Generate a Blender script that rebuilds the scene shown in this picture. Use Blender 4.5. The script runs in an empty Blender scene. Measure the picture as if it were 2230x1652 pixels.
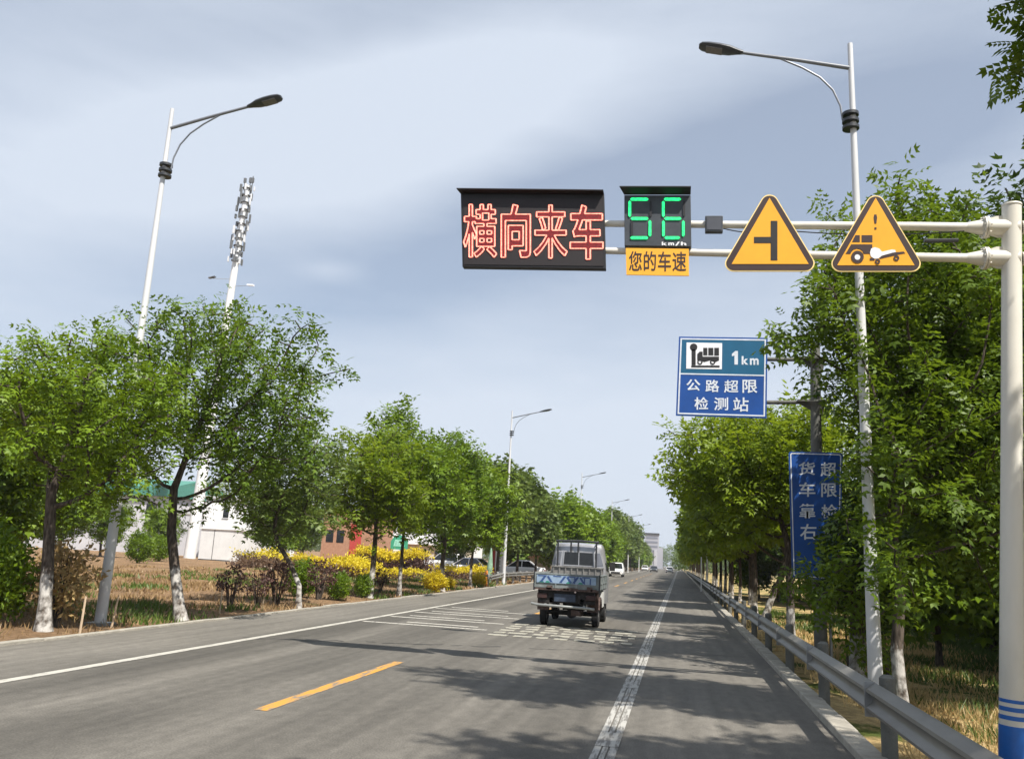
import bpy, bmesh, math, random
import numpy as np
from mathutils import Vector, Matrix
C = bpy.context.scene
COL = C.collection
R = math.radians
rng = np.random.default_rng(7)
random.seed(7)

# ------------------------------------------------------------------ camera
CAMH, FPX, ROLL, PITCH, YAW = 1.6, 1850.0, R(3.0), R(11.8345), R(10.8062)
Fw = np.array([-math.sin(YAW)*math.cos(PITCH), math.cos(YAW)*math.cos(PITCH), math.sin(PITCH)])
R0 = np.array([math.cos(YAW), math.sin(YAW), 0.0]); U0 = np.cross(R0, Fw)
Rc = math.cos(ROLL)*R0 + math.sin(ROLL)*U0; Uc = -math.sin(ROLL)*R0 + math.cos(ROLL)*U0
CP = np.array([0, 0, CAMH])
cam = bpy.data.objects.new('camera', bpy.data.cameras.new('camera')); COL.objects.link(cam)
M = Matrix(((Rc[0], Uc[0], -Fw[0], 0), (Rc[1], Uc[1], -Fw[1], 0), (Rc[2], Uc[2], -Fw[2], CAMH), (0, 0, 0, 1)))
cam.matrix_world = M
cam.data.sensor_width = 36.0; cam.data.lens = 36.0*FPX/2230.0
cam.data.clip_start = 0.1; cam.data.clip_end = 6000
C.camera = cam
def ray(x, y): return Fw + Rc*(x-1115)/FPX - Uc*(y-826)/FPX
def at(x, y, Y): d = ray(x, y); return CP + d*(Y/d[1])          # survey: sight line to the plane at distance Y
def gr(x, y, z=0.0): d = ray(x, y); return CP + d*((z-CAMH)/d[2])

# ------------------------------------------------------------------ sky, sun, exposure
SUN_EL, SUN_AZ = R(55), R(134)          # azimuth from +Y (up the road) towards +X
sdir = Vector((math.sin(SUN_AZ)*math.cos(SUN_EL), math.cos(SUN_AZ)*math.cos(SUN_EL), math.sin(SUN_EL)))
sun = bpy.data.lights.new('sun', 'SUN'); sun.energy = 5.0; sun.angle = R(0.6); sun.color = (1.0, 0.95, 0.87)
so = bpy.data.objects.new('sun', sun); COL.objects.link(so)
so.rotation_euler = (-sdir).to_track_quat('-Z', 'Y').to_euler(); so.location = (20, 10, 60)
W = bpy.data.worlds.new('World'); C.world = W; W.use_nodes = True
nt = W.node_tree; nt.nodes.clear(); N = nt.nodes.new; L = nt.links.new
out = N('ShaderNodeOutputWorld'); bg = N('ShaderNodeBackground'); bg.inputs['Strength'].default_value = 0.074
sky = N('ShaderNodeTexSky'); sky.sky_type = 'NISHITA'; sky.sun_disc = False
sky.sun_elevation = SUN_EL; sky.sun_rotation = SUN_AZ; sky.air_density = 1.0; sky.dust_density = 1.0; sky.ozone_density = 2.0
tc = N('ShaderNodeTexCoord')
def dotband(d, up, sx, sy):
    """soft elliptical patch of sky around direction d; up gives the short axis"""
    d = np.array(d)/np.linalg.norm(d); a = np.array(up) - d*np.dot(up, d); a /= np.linalg.norm(a); b = np.cross(d, a)
    outs = []
    for v, s in ((a, sy), (b, sx)):
        n = N('ShaderNodeVectorMath'); n.operation = 'DOT_PRODUCT'; L(tc.outputs['Generated'], n.inputs[0]); n.inputs[1].default_value = tuple(v)
        m = N('ShaderNodeMath'); m.operation = 'DIVIDE'; L(n.outputs['Value'], m.inputs[0]); m.inputs[1].default_value = s
        p = N('ShaderNodeMath'); p.operation = 'MULTIPLY'; L(m.outputs[0], p.inputs[0]); L(m.outputs[0], p.inputs[1]); outs.append(p)
    q = N('ShaderNodeMath'); q.operation = 'ADD'; L(outs[0].outputs[0], q.inputs[0]); L(outs[1].outputs[0], q.inputs[1])
    m = N('ShaderNodeMath'); m.operation = 'MULTIPLY'; L(q.outputs[0], m.inputs[0]); m.inputs[1].default_value = -1.0
    e = N('ShaderNodeMath'); e.operation = 'EXPONENT'; L(m.outputs[0], e.inputs[0])
    return e
def wnoise(scale, rot, stretch, detail, rough=0.55):
    mp = N('ShaderNodeMapping'); mp.inputs['Rotation'].default_value = rot; mp.inputs['Scale'].default_value = stretch
    L(tc.outputs['Generated'], mp.inputs['Vector'])
    n = N('ShaderNodeTexNoise'); n.inputs['Scale'].default_value = scale; n.inputs['Detail'].default_value = detail; n.inputs['Roughness'].default_value = rough
    n.inputs['Distortion'].default_value = 0.35
    L(mp.outputs[0], n.inputs['Vector']); return n
n1 = wnoise(2.2, (R(12), R(-18), 0), (1.0, 1.0, 3.2), 5, 0.5)
n2 = wnoise(7.0, (R(10), R(-14), 0), (0.8, 0.8, 3.6), 6, 0.6)
def madd(a, k, c):
    m = N('ShaderNodeMath'); m.operation = 'MULTIPLY_ADD'; L(a.outputs[0], m.inputs[0]); m.inputs[1].default_value = k
    if isinstance(c, (int, float)): m.inputs[2].default_value = c
    else: L(c.outputs[0], m.inputs[2])
    return m
up_streak = -Uc*0.95 + Rc*0.28
f = madd(n1, 0.5, 0.30); f = madd(n2, 0.26, f)
for (px, py, sx, sy, k) in ((420, 300, 0.34, 0.11, 0.38), (1050, 190, 0.32, 0.07, 0.30), (1330, 440, 0.36, 0.065, -0.42), (1900, 330, 0.32, 0.11, -0.30),
                            (420, 580, 0.26, 0.06, -0.14), (640, 80, 0.4, 0.04, -0.16), (720, 590, 0.035, 0.012, 0.24), (1200, 900, 0.6, 0.12, 0.20), (1300, 1120, 0.9, 0.10, 0.38)):
    f = madd(dotband(ray(px, py), up_streak if py < 560 else -Uc, sx, sy), k, f)
cl = N('ShaderNodeClamp'); L(f.outputs[0], cl.inputs['Value']); cl.inputs['Min'].default_value = 0.40; cl.inputs['Max'].default_value = 0.95
cmix = N('ShaderNodeMix'); cmix.data_type = 'RGBA'
L(cl.outputs[0], cmix.inputs['Factor']); L(sky.outputs[0], cmix.inputs[6]); cmix.inputs[7].default_value = (6.25, 6.9, 7.9, 1)
L(cmix.outputs[2], bg.inputs['Color']); L(bg.outputs[0], out.inputs['Surface'])
C.view_settings.view_transform = 'Standard'; C.view_settings.look = 'None'; C.view_settings.gamma = 1; C.view_settings.use_curve_mapping = False
C.view_settings.exposure = 0.66
C.cycles.use_denoising = True
C.cycles.max_bounces = 8; C.cycles.transparent_max_bounces = 8

# ------------------------------------------------------------------ materials
MATS = {}
def pm(name, col, rough=0.6, metal=0.0, var=0.12, scale=6.0, bump=0.0, bscale=30.0, spec=0.5, col2=None, emis=None, estr=1.0, stretch=(1, 1, 1), thr=None):
    if name in MATS: return MATS[name]
    m = bpy.data.materials.new(name); m.use_nodes = True; t = m.node_tree; b = t.nodes['Principled BSDF']
    b.inputs['Roughness'].default_value = rough; b.inputs['Metallic'].default_value = metal; b.inputs['Specular IOR Level'].default_value = spec
    c = (*col, 1)
    if var or col2:
        co = t.nodes.new('ShaderNodeTexCoord'); mp = t.nodes.new('ShaderNodeMapping'); mp.inputs['Scale'].default_value = stretch
        t.links.new(co.outputs['Object'], mp.inputs[0])
        n = t.nodes.new('ShaderNodeTexNoise'); n.inputs['Scale'].default_value = scale; n.inputs['Detail'].default_value = 6; n.inputs['Roughness'].default_value = 0.62
        t.links.new(mp.outputs[0], n.inputs['Vector'])
        r = t.nodes.new('ShaderNodeValToRGB'); r.color_ramp.elements[0].position = thr[0] if thr else 0.3; r.color_ramp.elements[1].position = thr[1] if thr else 0.7
        k2 = col2 if col2 else tuple(min(1, x*(1+var)) for x in col); k1 = col if col2 else tuple(x*(1-var) for x in col)
        r.color_ramp.elements[0].color = (*k1, 1); r.color_ramp.elements[1].color = (*k2, 1)
        t.links.new(n.outputs['Fac'], r.inputs[0]); t.links.new(r.outputs[0], b.inputs['Base Color'])
        if bump:
            n2 = t.nodes.new('ShaderNodeTexNoise'); n2.inputs['Scale'].default_value = bscale; n2.inputs['Detail'].default_value = 4
            t.links.new(mp.outputs[0], n2.inputs['Vector'])
            bp = t.nodes.new('ShaderNodeBump'); bp.inputs['Strength'].default_value = bump; bp.inputs['Distance'].default_value = 0.05
            t.links.new(n2.outputs['Fac'], bp.inputs['Height']); t.links.new(bp.outputs[0], b.inputs['Normal'])
    else: b.inputs['Base Color'].default_value = c
    if emis:
        b.inputs['Emission Color'].default_value = (*emis, 1); b.inputs['Emission Strength'].default_value = estr
    MATS[name] = m; return m

def leaf_mat(name, c_dark, c_light, trans=0.30):
    m = bpy.data.materials.new(name); m.use_nodes = True; t = m.node_tree; t.nodes.clear(); n = t.nodes.new; l = t.links.new
    o = n('ShaderNodeOutputMaterial'); g = n('ShaderNodeNewGeometry'); oi = n('ShaderNodeObjectInfo')
    r = n('ShaderNodeValToRGB'); r.color_ramp.elements[0].color = (*c_dark, 1); r.color_ramp.elements[1].color = (*c_light, 1)
    co = n('ShaderNodeTexCoord'); ns = n('ShaderNodeTexNoise'); ns.inputs['Scale'].default_value = 0.9; ns.inputs['Detail'].default_value = 2
    l(co.outputs['Object'], ns.inputs['Vector'])
    a = n('ShaderNodeMath'); a.operation = 'MULTIPLY_ADD'; a.inputs[1].default_value = 0.45; l(g.outputs['Random Per Island'], a.inputs[0])
    b = n('ShaderNodeMath'); b.operation = 'MULTIPLY_ADD'; b.inputs[1].default_value = 0.9; b.inputs[2].default_value = -0.30; l(ns.outputs['Fac'], b.inputs[0]); l(b.outputs[0], a.inputs[2])
    a2 = n('ShaderNodeMath'); a2.operation = 'MULTIPLY_ADD'; a2.inputs[1].default_value = 0.35; l(oi.outputs['Random'], a2.inputs[0]); l(a.outputs[0], a2.inputs[2])
    l(a2.outputs[0], r.inputs[0])
    p = n('ShaderNodeBsdfPrincipled'); p.inputs['Roughness'].default_value = 0.5; p.inputs['Specular IOR Level'].default_value = 0.35; l(r.outputs[0], p.inputs['Base Color'])
    tr = n('ShaderNodeBsdfTranslucent'); hs = n('ShaderNodeHueSaturation'); hs.inputs['Value'].default_value = 1.5; hs.inputs['Hue'].default_value = 0.485
    l(r.outputs[0], hs.inputs['Color']); l(hs.outputs[0], tr.inputs['Color'])
    mx = n('ShaderNodeMixShader'); mx.inputs[0].default_value = trans; l(p.outputs[0], mx.inputs[1]); l(tr.outputs[0], mx.inputs[2]); l(mx.outputs[0], o.inputs['Surface'])
    MATS[name] = m; return m
LEAF = leaf_mat('leaf_green', (0.0300, 0.0780, 0.0040), (0.1850, 0.2800, 0.0100))
LEAF_Y = leaf_mat('leaf_yellow_green', (0.0600, 0.1080, 0.0056), (0.2450, 0.3350, 0.0150), 0.44)
LEAF_P = leaf_mat('leaf_pale_green', (0.0420, 0.0820, 0.0144), (0.1650, 0.2250, 0.0400))
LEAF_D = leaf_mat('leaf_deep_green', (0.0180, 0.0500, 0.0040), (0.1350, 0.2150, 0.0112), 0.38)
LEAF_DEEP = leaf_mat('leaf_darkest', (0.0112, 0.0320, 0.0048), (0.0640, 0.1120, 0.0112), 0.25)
LEAF_GOLD = leaf_mat('leaf_golden', (0.38, 0.31, 0.012), (0.68, 0.56, 0.02))
LEAF_PURPLE = leaf_mat('leaf_purple', (0.045, 0.022, 0.020), (0.12, 0.06, 0.045), 0.15)
LEAF_BROWN = leaf_mat('leaf_brown', (0.075, 0.045, 0.028), (0.19, 0.12, 0.07), 0.15)
LEAF_DRY = leaf_mat('leaf_dry', (0.20, 0.13, 0.05), (0.38, 0.27, 0.11), 0.15)
def bark_mat(name, c1, c2, white):
    m = bpy.data.materials.new(name); m.use_nodes = True; t = m.node_tree; b = t.nodes['Principled BSDF']; n = t.nodes.new; l = t.links.new
    b.inputs['Roughness'].default_value = 0.9; b.inputs['Specular IOR Level'].default_value = 0.2
    co = n('ShaderNodeTexCoord'); mp = n('ShaderNodeMapping'); mp.inputs['Scale'].default_value = (1, 1, 0.25); l(co.outputs['Object'], mp.inputs[0])
    ns = n('ShaderNodeTexNoise'); ns.inputs['Scale'].default_value = 22; ns.inputs['Detail'].default_value = 5; l(mp.outputs[0], ns.inputs['Vector'])
    r = n('ShaderNodeValToRGB'); r.color_ramp.elements[0].position = 0.35; r.color_ramp.elements[1].position = 0.68
    r.color_ramp.elements[0].color = (*c1, 1); r.color_ramp.elements[1].color = (*c2, 1); l(ns.outputs['Fac'], r.inputs[0])
    bp = n('ShaderNodeBump'); bp.inputs['Strength'].default_value = 0.7; bp.inputs['Distance'].default_value = 0.03; l(ns.outputs['Fac'], bp.inputs['Height']); l(bp.outputs[0], b.inputs['Normal'])
    if white:
        sx = n('ShaderNodeSeparateXYZ'); l(co.outputs['Object'], sx.inputs[0])
        a = n('ShaderNodeMath'); a.operation = 'MULTIPLY_ADD'; a.inputs[1].default_value = 0.5; l(ns.outputs['Fac'], a.inputs[0]); l(sx.outputs['Z'], a.inputs[2])
        mr = n('ShaderNodeMapRange'); mr.inputs['From Min'].default_value = white+0.29; mr.inputs['From Max'].default_value = white+0.21; l(a.outputs[0], mr.inputs['Value'])
        w = n('ShaderNodeMath'); w.operation = 'MULTIPLY'; l(mr.outputs[0], w.inputs[0])
        ns2 = n('ShaderNodeTexNoise'); ns2.inputs['Scale'].default_value = 7; ns2.inputs['Detail'].default_value = 4; l(co.outputs['Object'], ns2.inputs['Vector'])
        wr = n('ShaderNodeMapRange'); wr.inputs['From Min'].default_value = 0.38; wr.inputs['From Max'].default_value = 0.6; l(ns2.outputs['Fac'], wr.inputs['Value']); l(wr.outputs[0], w.inputs[1])
        mx = n('ShaderNodeMix'); mx.data_type = 'RGBA'; l(w.outputs[0], mx.inputs['Factor']); l(r.outputs[0], mx.inputs[6]); mx.inputs[7].default_value = (0.46, 0.44, 0.41, 1); l(mx.outputs[2], b.inputs['Base Color'])
    else: l(r.outputs[0], b.inputs['Base Color'])
    MATS[name] = m; return m
BARK_W = bark_mat('bark_whitewashed', (0.035, 0.028, 0.022), (0.13, 0.105, 0.085), 1.05)
BARK = bark_mat('bark', (0.03, 0.024, 0.02), (0.12, 0.10, 0.08), 0)
ASPH = None
GALV = pm('galvanised', (0.30, 0.30, 0.29), 0.5, 0.35, 0.22, 3, 0.05)
RAIL = pm('rail_steel', (0.15, 0.14, 0.125), 0.5, 0.35, col2=(0.27, 0.26, 0.235), scale=2.2, stretch=(1, 0.25, 1))
CREAM = pm('cream_paint', (0.58, 0.555, 0.49), 0.45, 0, col2=(0.66, 0.64, 0.58), scale=3, stretch=(1, 1, .3))
WHITEP = pm('white_paint', (0.72, 0.72, 0.71), 0.4, 0, 0.06, 2.5)
POLEW = pm('pole_white', (0.50, 0.505, 0.51), 0.4, 0, col2=(0.64, 0.64, 0.64), scale=2.5, stretch=(1, 1, 0.25))
DARKM = pm('dark_metal', (0.035, 0.037, 0.042), 0.45, 0.2, 0.15)
LAMPG = pm('lamp_grey', (0.055, 0.06, 0.07), 0.4, 0.2, 0.15)
ARMG = pm('arm_grey', (0.20, 0.21, 0.23), 0.4, 0.2, 0.1)
BLACK = pm('black_rubber', (0.015, 0.015, 0.016), 0.8, 0, 0.2, 10)
BLUEBAND = pm('blue_band', (0.01, 0.11, 0.42), 0.4, 0, 0.12)
SIGNY = pm('sign_yellow', (0.82, 0.38, 0.020), 0.45, 0, 0.06, 3, emis=None)
SIGNRIM = pm('sign_pale_rim', (0.90, 0.68, 0.28), 0.45, 0, 0.06)
SIGNBR = pm('sign_dark_border', (0.030, 0.012, 0.012), 0.55, 0, 0.1)
SIGNBK = pm('sign_black', (0.010, 0.009, 0.010), 0.55, 0, 0.1)
SIGNW = pm('sign_white', (0.80, 0.80, 0.82), 0.5, 0, 0.05)
BLUE_D = pm('sign_blue', (0.006, 0.062, 0.27), 0.45, 0, 0.15, 2)
BLUE_T = pm('sign_blue_teal', (0.006, 0.095, 0.19), 0.45, 0, 0.12, 2)
SIGNLET = pm('sign_letter', (0.62, 0.66, 0.72), 0.5, 0, 0.12, 5)
CONC = pm('concrete', (0.36, 0.34, 0.30), 0.85, 0, 0.18, 3.5, 0.3, 60)
CONCD = pm('concrete_post', (0.12, 0.12, 0.105), 0.85, 0, 0.25, 4, 0.3, 50)
GLASSD = pm('dark_glass', (0.006, 0.007, 0.008), 0.15, 0, 0.1, spec=0.8)

# ------------------------------------------------------------------ helpers
def wloc(o):
    v = Vector((0, 0, 0))
    while o: v += o.location; o = o.parent
    return v
class MB:
    def __init__(s): s.v = []; s.f = []; s.m = []; s.cur = 0
    def add(s, vs, fs):
        b = len(s.v); s.v += [tuple(map(float, p)) for p in vs]
        for q in fs: s.f.append([i+b for i in q]); s.m.append(s.cur)
    def box(s, x0, x1, y0, y1, z0, z1):
        s.add([(x0, y0, z0), (x1, y0, z0), (x1, y1, z0), (x0, y1, z0), (x0, y0, z1), (x1, y0, z1), (x1, y1, z1), (x0, y1, z1)],
              [(3, 2, 1, 0), (4, 5, 6, 7), (0, 1, 5, 4), (1, 2, 6, 5), (2, 3, 7, 6), (3, 0, 4, 7)])
    def hexa(s, p):   # 8 points: bottom ring, top ring
        s.add(p, [(3, 2, 1, 0), (4, 5, 6, 7), (0, 1, 5, 4), (1, 2, 6, 5), (2, 3, 7, 6), (3, 0, 4, 7)])
    def tube(s, pts, rad, n=8, cap=True, sq=1.0):
        P = [Vector(map(float, p)) for p in pts]; k = len(P)
        rad = [rad]*k if isinstance(rad, (int, float)) else list(rad)
        rings = []; a = None
        for i in range(k):
            t = (P[min(i+1, k-1)]-P[max(i-1, 0)]).normalized()
            if a is None: a = t.cross(Vector((0.13, 0.31, 1.0))) if abs(t.z) < 0.9 else t.cross(Vector((0, 1, 0.1)))
            a = (a - t*a.dot(t)).normalized(); b = t.cross(a)
            rings.append([P[i]+(a*math.cos(2*math.pi*j/n)+b*math.sin(2*math.pi*j/n)*sq)*rad[i] for j in range(n)])
        vs = [p for r in rings for p in r]; fs = []
        for i in range(k-1):
            for j in range(n): fs.append((i*n+j, i*n+(j+1) % n, (i+1)*n+(j+1) % n, (i+1)*n+j))
        if cap: fs.append(tuple(range(n-1, -1, -1))); fs.append(tuple((k-1)*n+j for j in range(n)))
        s.add(vs, fs)
    def prismY(s, poly, y0, y1):   # polygon of (x, z), extruded from y0 (front) to y1
        a = sum(poly[i][0]*poly[(i+1) % len(poly)][1]-poly[(i+1) % len(poly)][0]*poly[i][1] for i in range(len(poly)))
        if a < 0: poly = poly[::-1]
        n = len(poly); vs = [(x, y0, z) for x, z in poly]+[(x, y1, z) for x, z in poly]
        fs = [tuple(range(n)), tuple(range(2*n-1, n-1, -1))]+[((i+1) % n, i, i+n, (i+1) % n+n) for i in range(n)]
        s.add(vs, fs)
    def ringY(s, outer, inner, y0, y1):
        n = len(outer); vs = [(x, y, z) for y in (y0, y1) for P in (outer, inner) for x, z in P]; fs = []
        for i in range(n):
            j = (i+1) % n
            fs += [(i, j, n+j, n+i), (2*n+j, 2*n+i, 3*n+i, 3*n+j), (j, i, 2*n+i, 2*n+j), (n+i, n+j, 3*n+j, 3*n+i)]
        s.add(vs, fs)
    def prismX(s, poly, x0, x1):   # polygon of (y, z)
        n = len(poly); vs = [(x0, y, z) for y, z in poly]+[(x1, y, z) for y, z in poly]
        s.add(vs, [tuple(range(n-1, -1, -1)), tuple(range(n, 2*n))]+[(i, (i+1) % n, (i+1) % n+n, i+n) for i in range(n)])
    def build(s, name, mat, parent=None, smooth=False, bevel=0.0, loc=None):
        me = bpy.data.meshes.new(name); o = bpy.data.objects.new(name, me); COL.objects.link(o)
        if parent is not None: o.parent = parent
        org = wloc(parent) if parent is not None else Vector(loc or (0, 0, 0))
        if loc is not None and parent is None: o.location = loc
        me.from_pydata([(x-org.x, y-org.y, z-org.z) for x, y, z in s.v], [], s.f)
        for m_ in (mat if isinstance(mat, (list, tuple)) else [mat]): me.materials.append(m_)
        if any(s.m): me.polygons.foreach_set('material_index', s.m)
        bm = bmesh.new(); bm.from_mesh(me); bmesh.ops.recalc_face_normals(bm, faces=bm.faces); bm.to_mesh(me); bm.free()
        if bevel:
            b = o.modifiers.new('bevel', 'BEVEL'); b.width = bevel; b.segments = 3; b.limit_method = 'ANGLE'; b.angle_limit = R(30)
        if smooth:
            for p in me.polygons: p.use_smooth = True
            try: me.set_sharp_from_angle(angle=R(40))
            except Exception: pass
        return o
def tag(o, label, cat, group=None):
    o['label'] = label; o['category'] = cat
    if group: o['group'] = group
    return o
def thing(name, label, cat, loc, group=None):
    o = bpy.data.objects.new(name, None); COL.objects.link(o); o.location = [float(a) for a in loc]; o.empty_display_size = 0.2
    return tag(o, label, cat, group)
def struct(o, kind='structure'): o['kind'] = kind; return o
def dup(root, loc, label, rotz=0.0, scale=(1, 1, 1), group=None):
    r = root.copy(); COL.objects.link(r); r.location = [float(a) for a in loc]; r.rotation_euler = (0, 0, rotz)
    r.scale = scale if isinstance(scale, (tuple, list)) else (scale,)*3
    r['label'] = label
    if group: r['group'] = group
    for ch in root.children:
        c = ch.copy(); COL.objects.link(c); c.parent = r
        for g in ch.children:
            d = g.copy(); COL.objects.link(d); d.parent = c
    return r
def npmesh(name, V, Fc, mats, parent=None, loc=None, midx=None, k=4):
    me = bpy.data.meshes.new(name); V = np.asarray(V, np.float32); Fc = np.asarray(Fc, np.int32)
    me.vertices.add(len(V)); me.vertices.foreach_set('co', V.ravel())
    me.loops.add(Fc.size); me.loops.foreach_set('vertex_index', Fc.ravel())
    me.polygons.add(len(Fc)); me.polygons.foreach_set('loop_start', np.arange(0, Fc.size, k, dtype=np.int32))
    if midx is not None: me.polygons.foreach_set('material_index', np.asarray(midx, np.int32))
    for m_ in (mats if isinstance(mats, (list, tuple)) else [mats]): me.materials.append(m_)
    me.update(); me.validate()
    o = bpy.data.objects.new(name, me); COL.objects.link(o)
    if parent is not None: o.parent = parent
    if loc is not None: o.location = loc
    return o
GLY = {}
def glyph(ch, off=0.0):
    if (ch, off) in GLY: return GLY[(ch, off)]
    cu = bpy.data.curves.new('glyph', 'FONT'); cu.body = ch; cu.offset = off; cu.resolution_u = 3
    o = bpy.data.objects.new('glyph', cu); COL.objects.link(o)
    me = bpy.data.meshes.new_from_object(o.evaluated_get(bpy.context.evaluated_depsgraph_get()))
    v = np.array([(p.co.x, p.co.y) for p in me.vertices]); fs = [tuple(p.vertices) for p in me.polygons]
    cnt = {}
    for q in fs:
        for i in range(len(q)):
            e = tuple(sorted((q[i], q[(i+1) % len(q)]))); cnt[e] = cnt.get(e, 0)+1
    be = [e for e, c in cnt.items() if c == 1]
    bpy.data.objects.remove(o); bpy.data.curves.remove(cu); bpy.data.meshes.remove(me)
    lo, hi = v.min(0), v.max(0); v = (v-lo)/(hi-lo)
    GLY[(ch, off)] = (v, fs, be); return GLY[(ch, off)]
def put_glyph(mb, ch, box, fn, Y, off=0.018, outline=0.0):
    """fn maps a surveyed (x, y) to the sign plane's (X, Z); box = x0, y0, x1, y1 with y downward"""
    v, fs, be = glyph(ch, off); x0, y0, x1, y1 = box
    P = [fn(x0+(x1-x0)*a, y1+(y0-y1)*b) for a, b in v]
    if not outline:
        mb.add([(p[0], Y, p[1]) for p in P], fs)
    else:
        for a, b in be:
            if (P[a][0]-P[b][0])**2+(P[a][1]-P[b][1])**2 < 1e-9: continue
            mb.tube([(P[a][0], Y, P[a][1]), (P[b][0], Y, P[b][1])], outline, 4, cap=False)
def rounded(poly, r, n=6):
    out = []; k = len(poly)
    for i in range(k):
        p = np.array(poly[i]); a = np.array(poly[i-1])-p; b = np.array(poly[(i+1) % k])-p
        la, lb = np.linalg.norm(a), np.linalg.norm(b); a /= la; b /= lb
        ang = math.acos(np.clip(a@b, -1, 1)); d = min(r/math.tan(ang/2), la*0.48, lb*0.48); rr = d*math.tan(ang/2)
        c = p+(a+b)/np.linalg.norm(a+b)*(rr/math.sin(ang/2))
        s, e = p+a*d-c, p+b*d-c; a0 = math.atan2(s[1], s[0]); a1 = math.atan2(e[1], e[0]); da = (a1-a0+math.pi) % (2*math.pi)-math.pi
        for j in range(n+1): t = a0+da*j/n; out.append((c[0]+rr*math.cos(t), c[1]+rr*math.sin(t)))
    return out
def loft(mb, rings, cap=True):
    n = len(rings[0]); vs = [p for r in rings for p in r]; fs = []
    for i in range(len(rings)-1):
        for j in range(n): fs.append((i*n+j, i*n+(j+1) % n, (i+1)*n+(j+1) % n, (i+1)*n+j))
    if cap: fs += [tuple(range(n-1, -1, -1)), tuple((len(rings)-1)*n+j for j in range(n))]
    mb.add(vs, fs)

# ------------------------------------------------------------------ ground, road, kerbs, markings
def drift(x, y):
    k = min(1.0, max(0.0, (x+4.0)/3.5)); return x+max(0.0, y)*(0.005+0.0075*k)
XL, XR = -9.36, 1.57           # paved width
def asphalt():
    m = bpy.data.materials.new('asphalt'); m.use_nodes = True; t = m.node_tree; b = t.nodes['Principled BSDF']; n = t.nodes.new; l = t.links.new
    b.inputs['Roughness'].default_value = 0.82; b.inputs['Specular IOR Level'].default_value = 0.3
    co = n('ShaderNodeTexCoord'); sx = n('ShaderNodeSeparateXYZ'); l(co.outputs['Object'], sx.inputs[0])
    # wear tracks across the carriageway
    def noise(sc, st, det, dist=0.0):
        mp = n('ShaderNodeMapping'); mp.inputs['Scale'].default_value = st; l(co.outputs['Object'], mp.inputs[0])
        q = n('ShaderNodeTexNoise'); q.inputs['Scale'].default_value = sc; q.inputs['Detail'].default_value = det; q.inputs['Distortion'].default_value = dist; l(mp.outputs[0], q.inputs['Vector']); return q
    wob = noise(0.35, (0.2, 1, 1), 2)
    wx = n('ShaderNodeMath'); wx.operation = 'MULTIPLY_ADD'; wx.inputs[1].default_value = 0.5; l(wob.outputs['Fac'], wx.inputs[0]); l(sx.outputs['X'], wx.inputs[2])
    mr = n('ShaderNodeMapRange'); mr.inputs['From Min'].default_value = XL+0.25; mr.inputs['From Max'].default_value = XR+0.25; l(wx.outputs[0], mr.inputs['Value'])
    ramp = n('ShaderNodeValToRGB'); els = ramp.color_ramp.elements
    stops = [(0.0, 0.22), (0.17, 0.215), (0.205, 0.16), (0.235, 0.12), (0.285, 0.14), (0.325, 0.215), (0.365, 0.145), (0.43, 0.14), (0.47, 0.18), (0.515, 0.175), (0.56, 0.15), (0.62, 0.17), (0.66, 0.205), (0.71, 0.165), (0.765, 0.14), (0.81, 0.18), (0.86, 0.20), (1.0, 0.215)]
    while len(els) < len(stops): els.new(0.5)
    for e, (p, v) in zip(els, stops): e.position = p; e.color = (v*0.70, v*0.645, v*0.555, 1)
    l(mr.outputs[0], ramp.inputs[0])
    streak = noise(3.0, (1.6, 0.05, 1), 5); blot = noise(0.5, (1, 0.35, 1), 5, 0.5); fine = noise(70, (1, 0.6, 1), 3); mid = noise(9, (1, 0.5, 1), 5)
    def mul(cin, q, lo, hi, a=0.3, c=0.7):
        r2 = n('ShaderNodeMapRange'); r2.inputs['From Min'].default_value = a; r2.inputs['From Max'].default_value = c; r2.inputs['To Min'].default_value = lo; r2.inputs['To Max'].default_value = hi
        l(q.outputs['Fac'], r2.inputs['Value']); x = n('ShaderNodeMix'); x.data_type = 'RGBA'; x.blend_type = 'MULTIPLY'; x.inputs['Factor'].default_value = 1
        l(cin, x.inputs[6]); l(r2.outputs[0], x.inputs[7]); return x.outputs[2]
    c = mul(ramp.outputs[0], streak, 0.82, 1.16); c = mul(c, blot, 0.84, 1.14); c = mul(c, fine, 0.74, 1.24); c = mul(c, mid, 0.86, 1.12)
    l(c, b.inputs['Base Color'])
    bp = n('ShaderNodeBump'); bp.inputs['Strength'].default_value = 0.35; bp.inputs['Distance'].default_value = 0.01; l(fine.outputs['Fac'], bp.inputs['Height']); l(bp.outputs[0], b.inputs['Normal'])
    return m
ASPH = asphalt()
def sheet(name, xs, ys, zf, mat, dr=False):
    V = [(drift(x, y) if dr else x, y, zf(x, y)) for y in ys for x in xs]; nx = len(xs)
    Fc = [(j*nx+i, j*nx+i+1, (j+1)*nx+i+1, (j+1)*nx+i) for j in range(len(ys)-1) for i in range(nx-1)]
    o = npmesh(name, V, Fc, mat)
    for p in o.data.polygons: p.use_smooth = True
    return struct(o)
sheet('road', [XL, -6, -3, 0, XR], [-40, 0, 40, 100, 300, 1200], lambda x, y: 0.0, ASPH, True)
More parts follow.
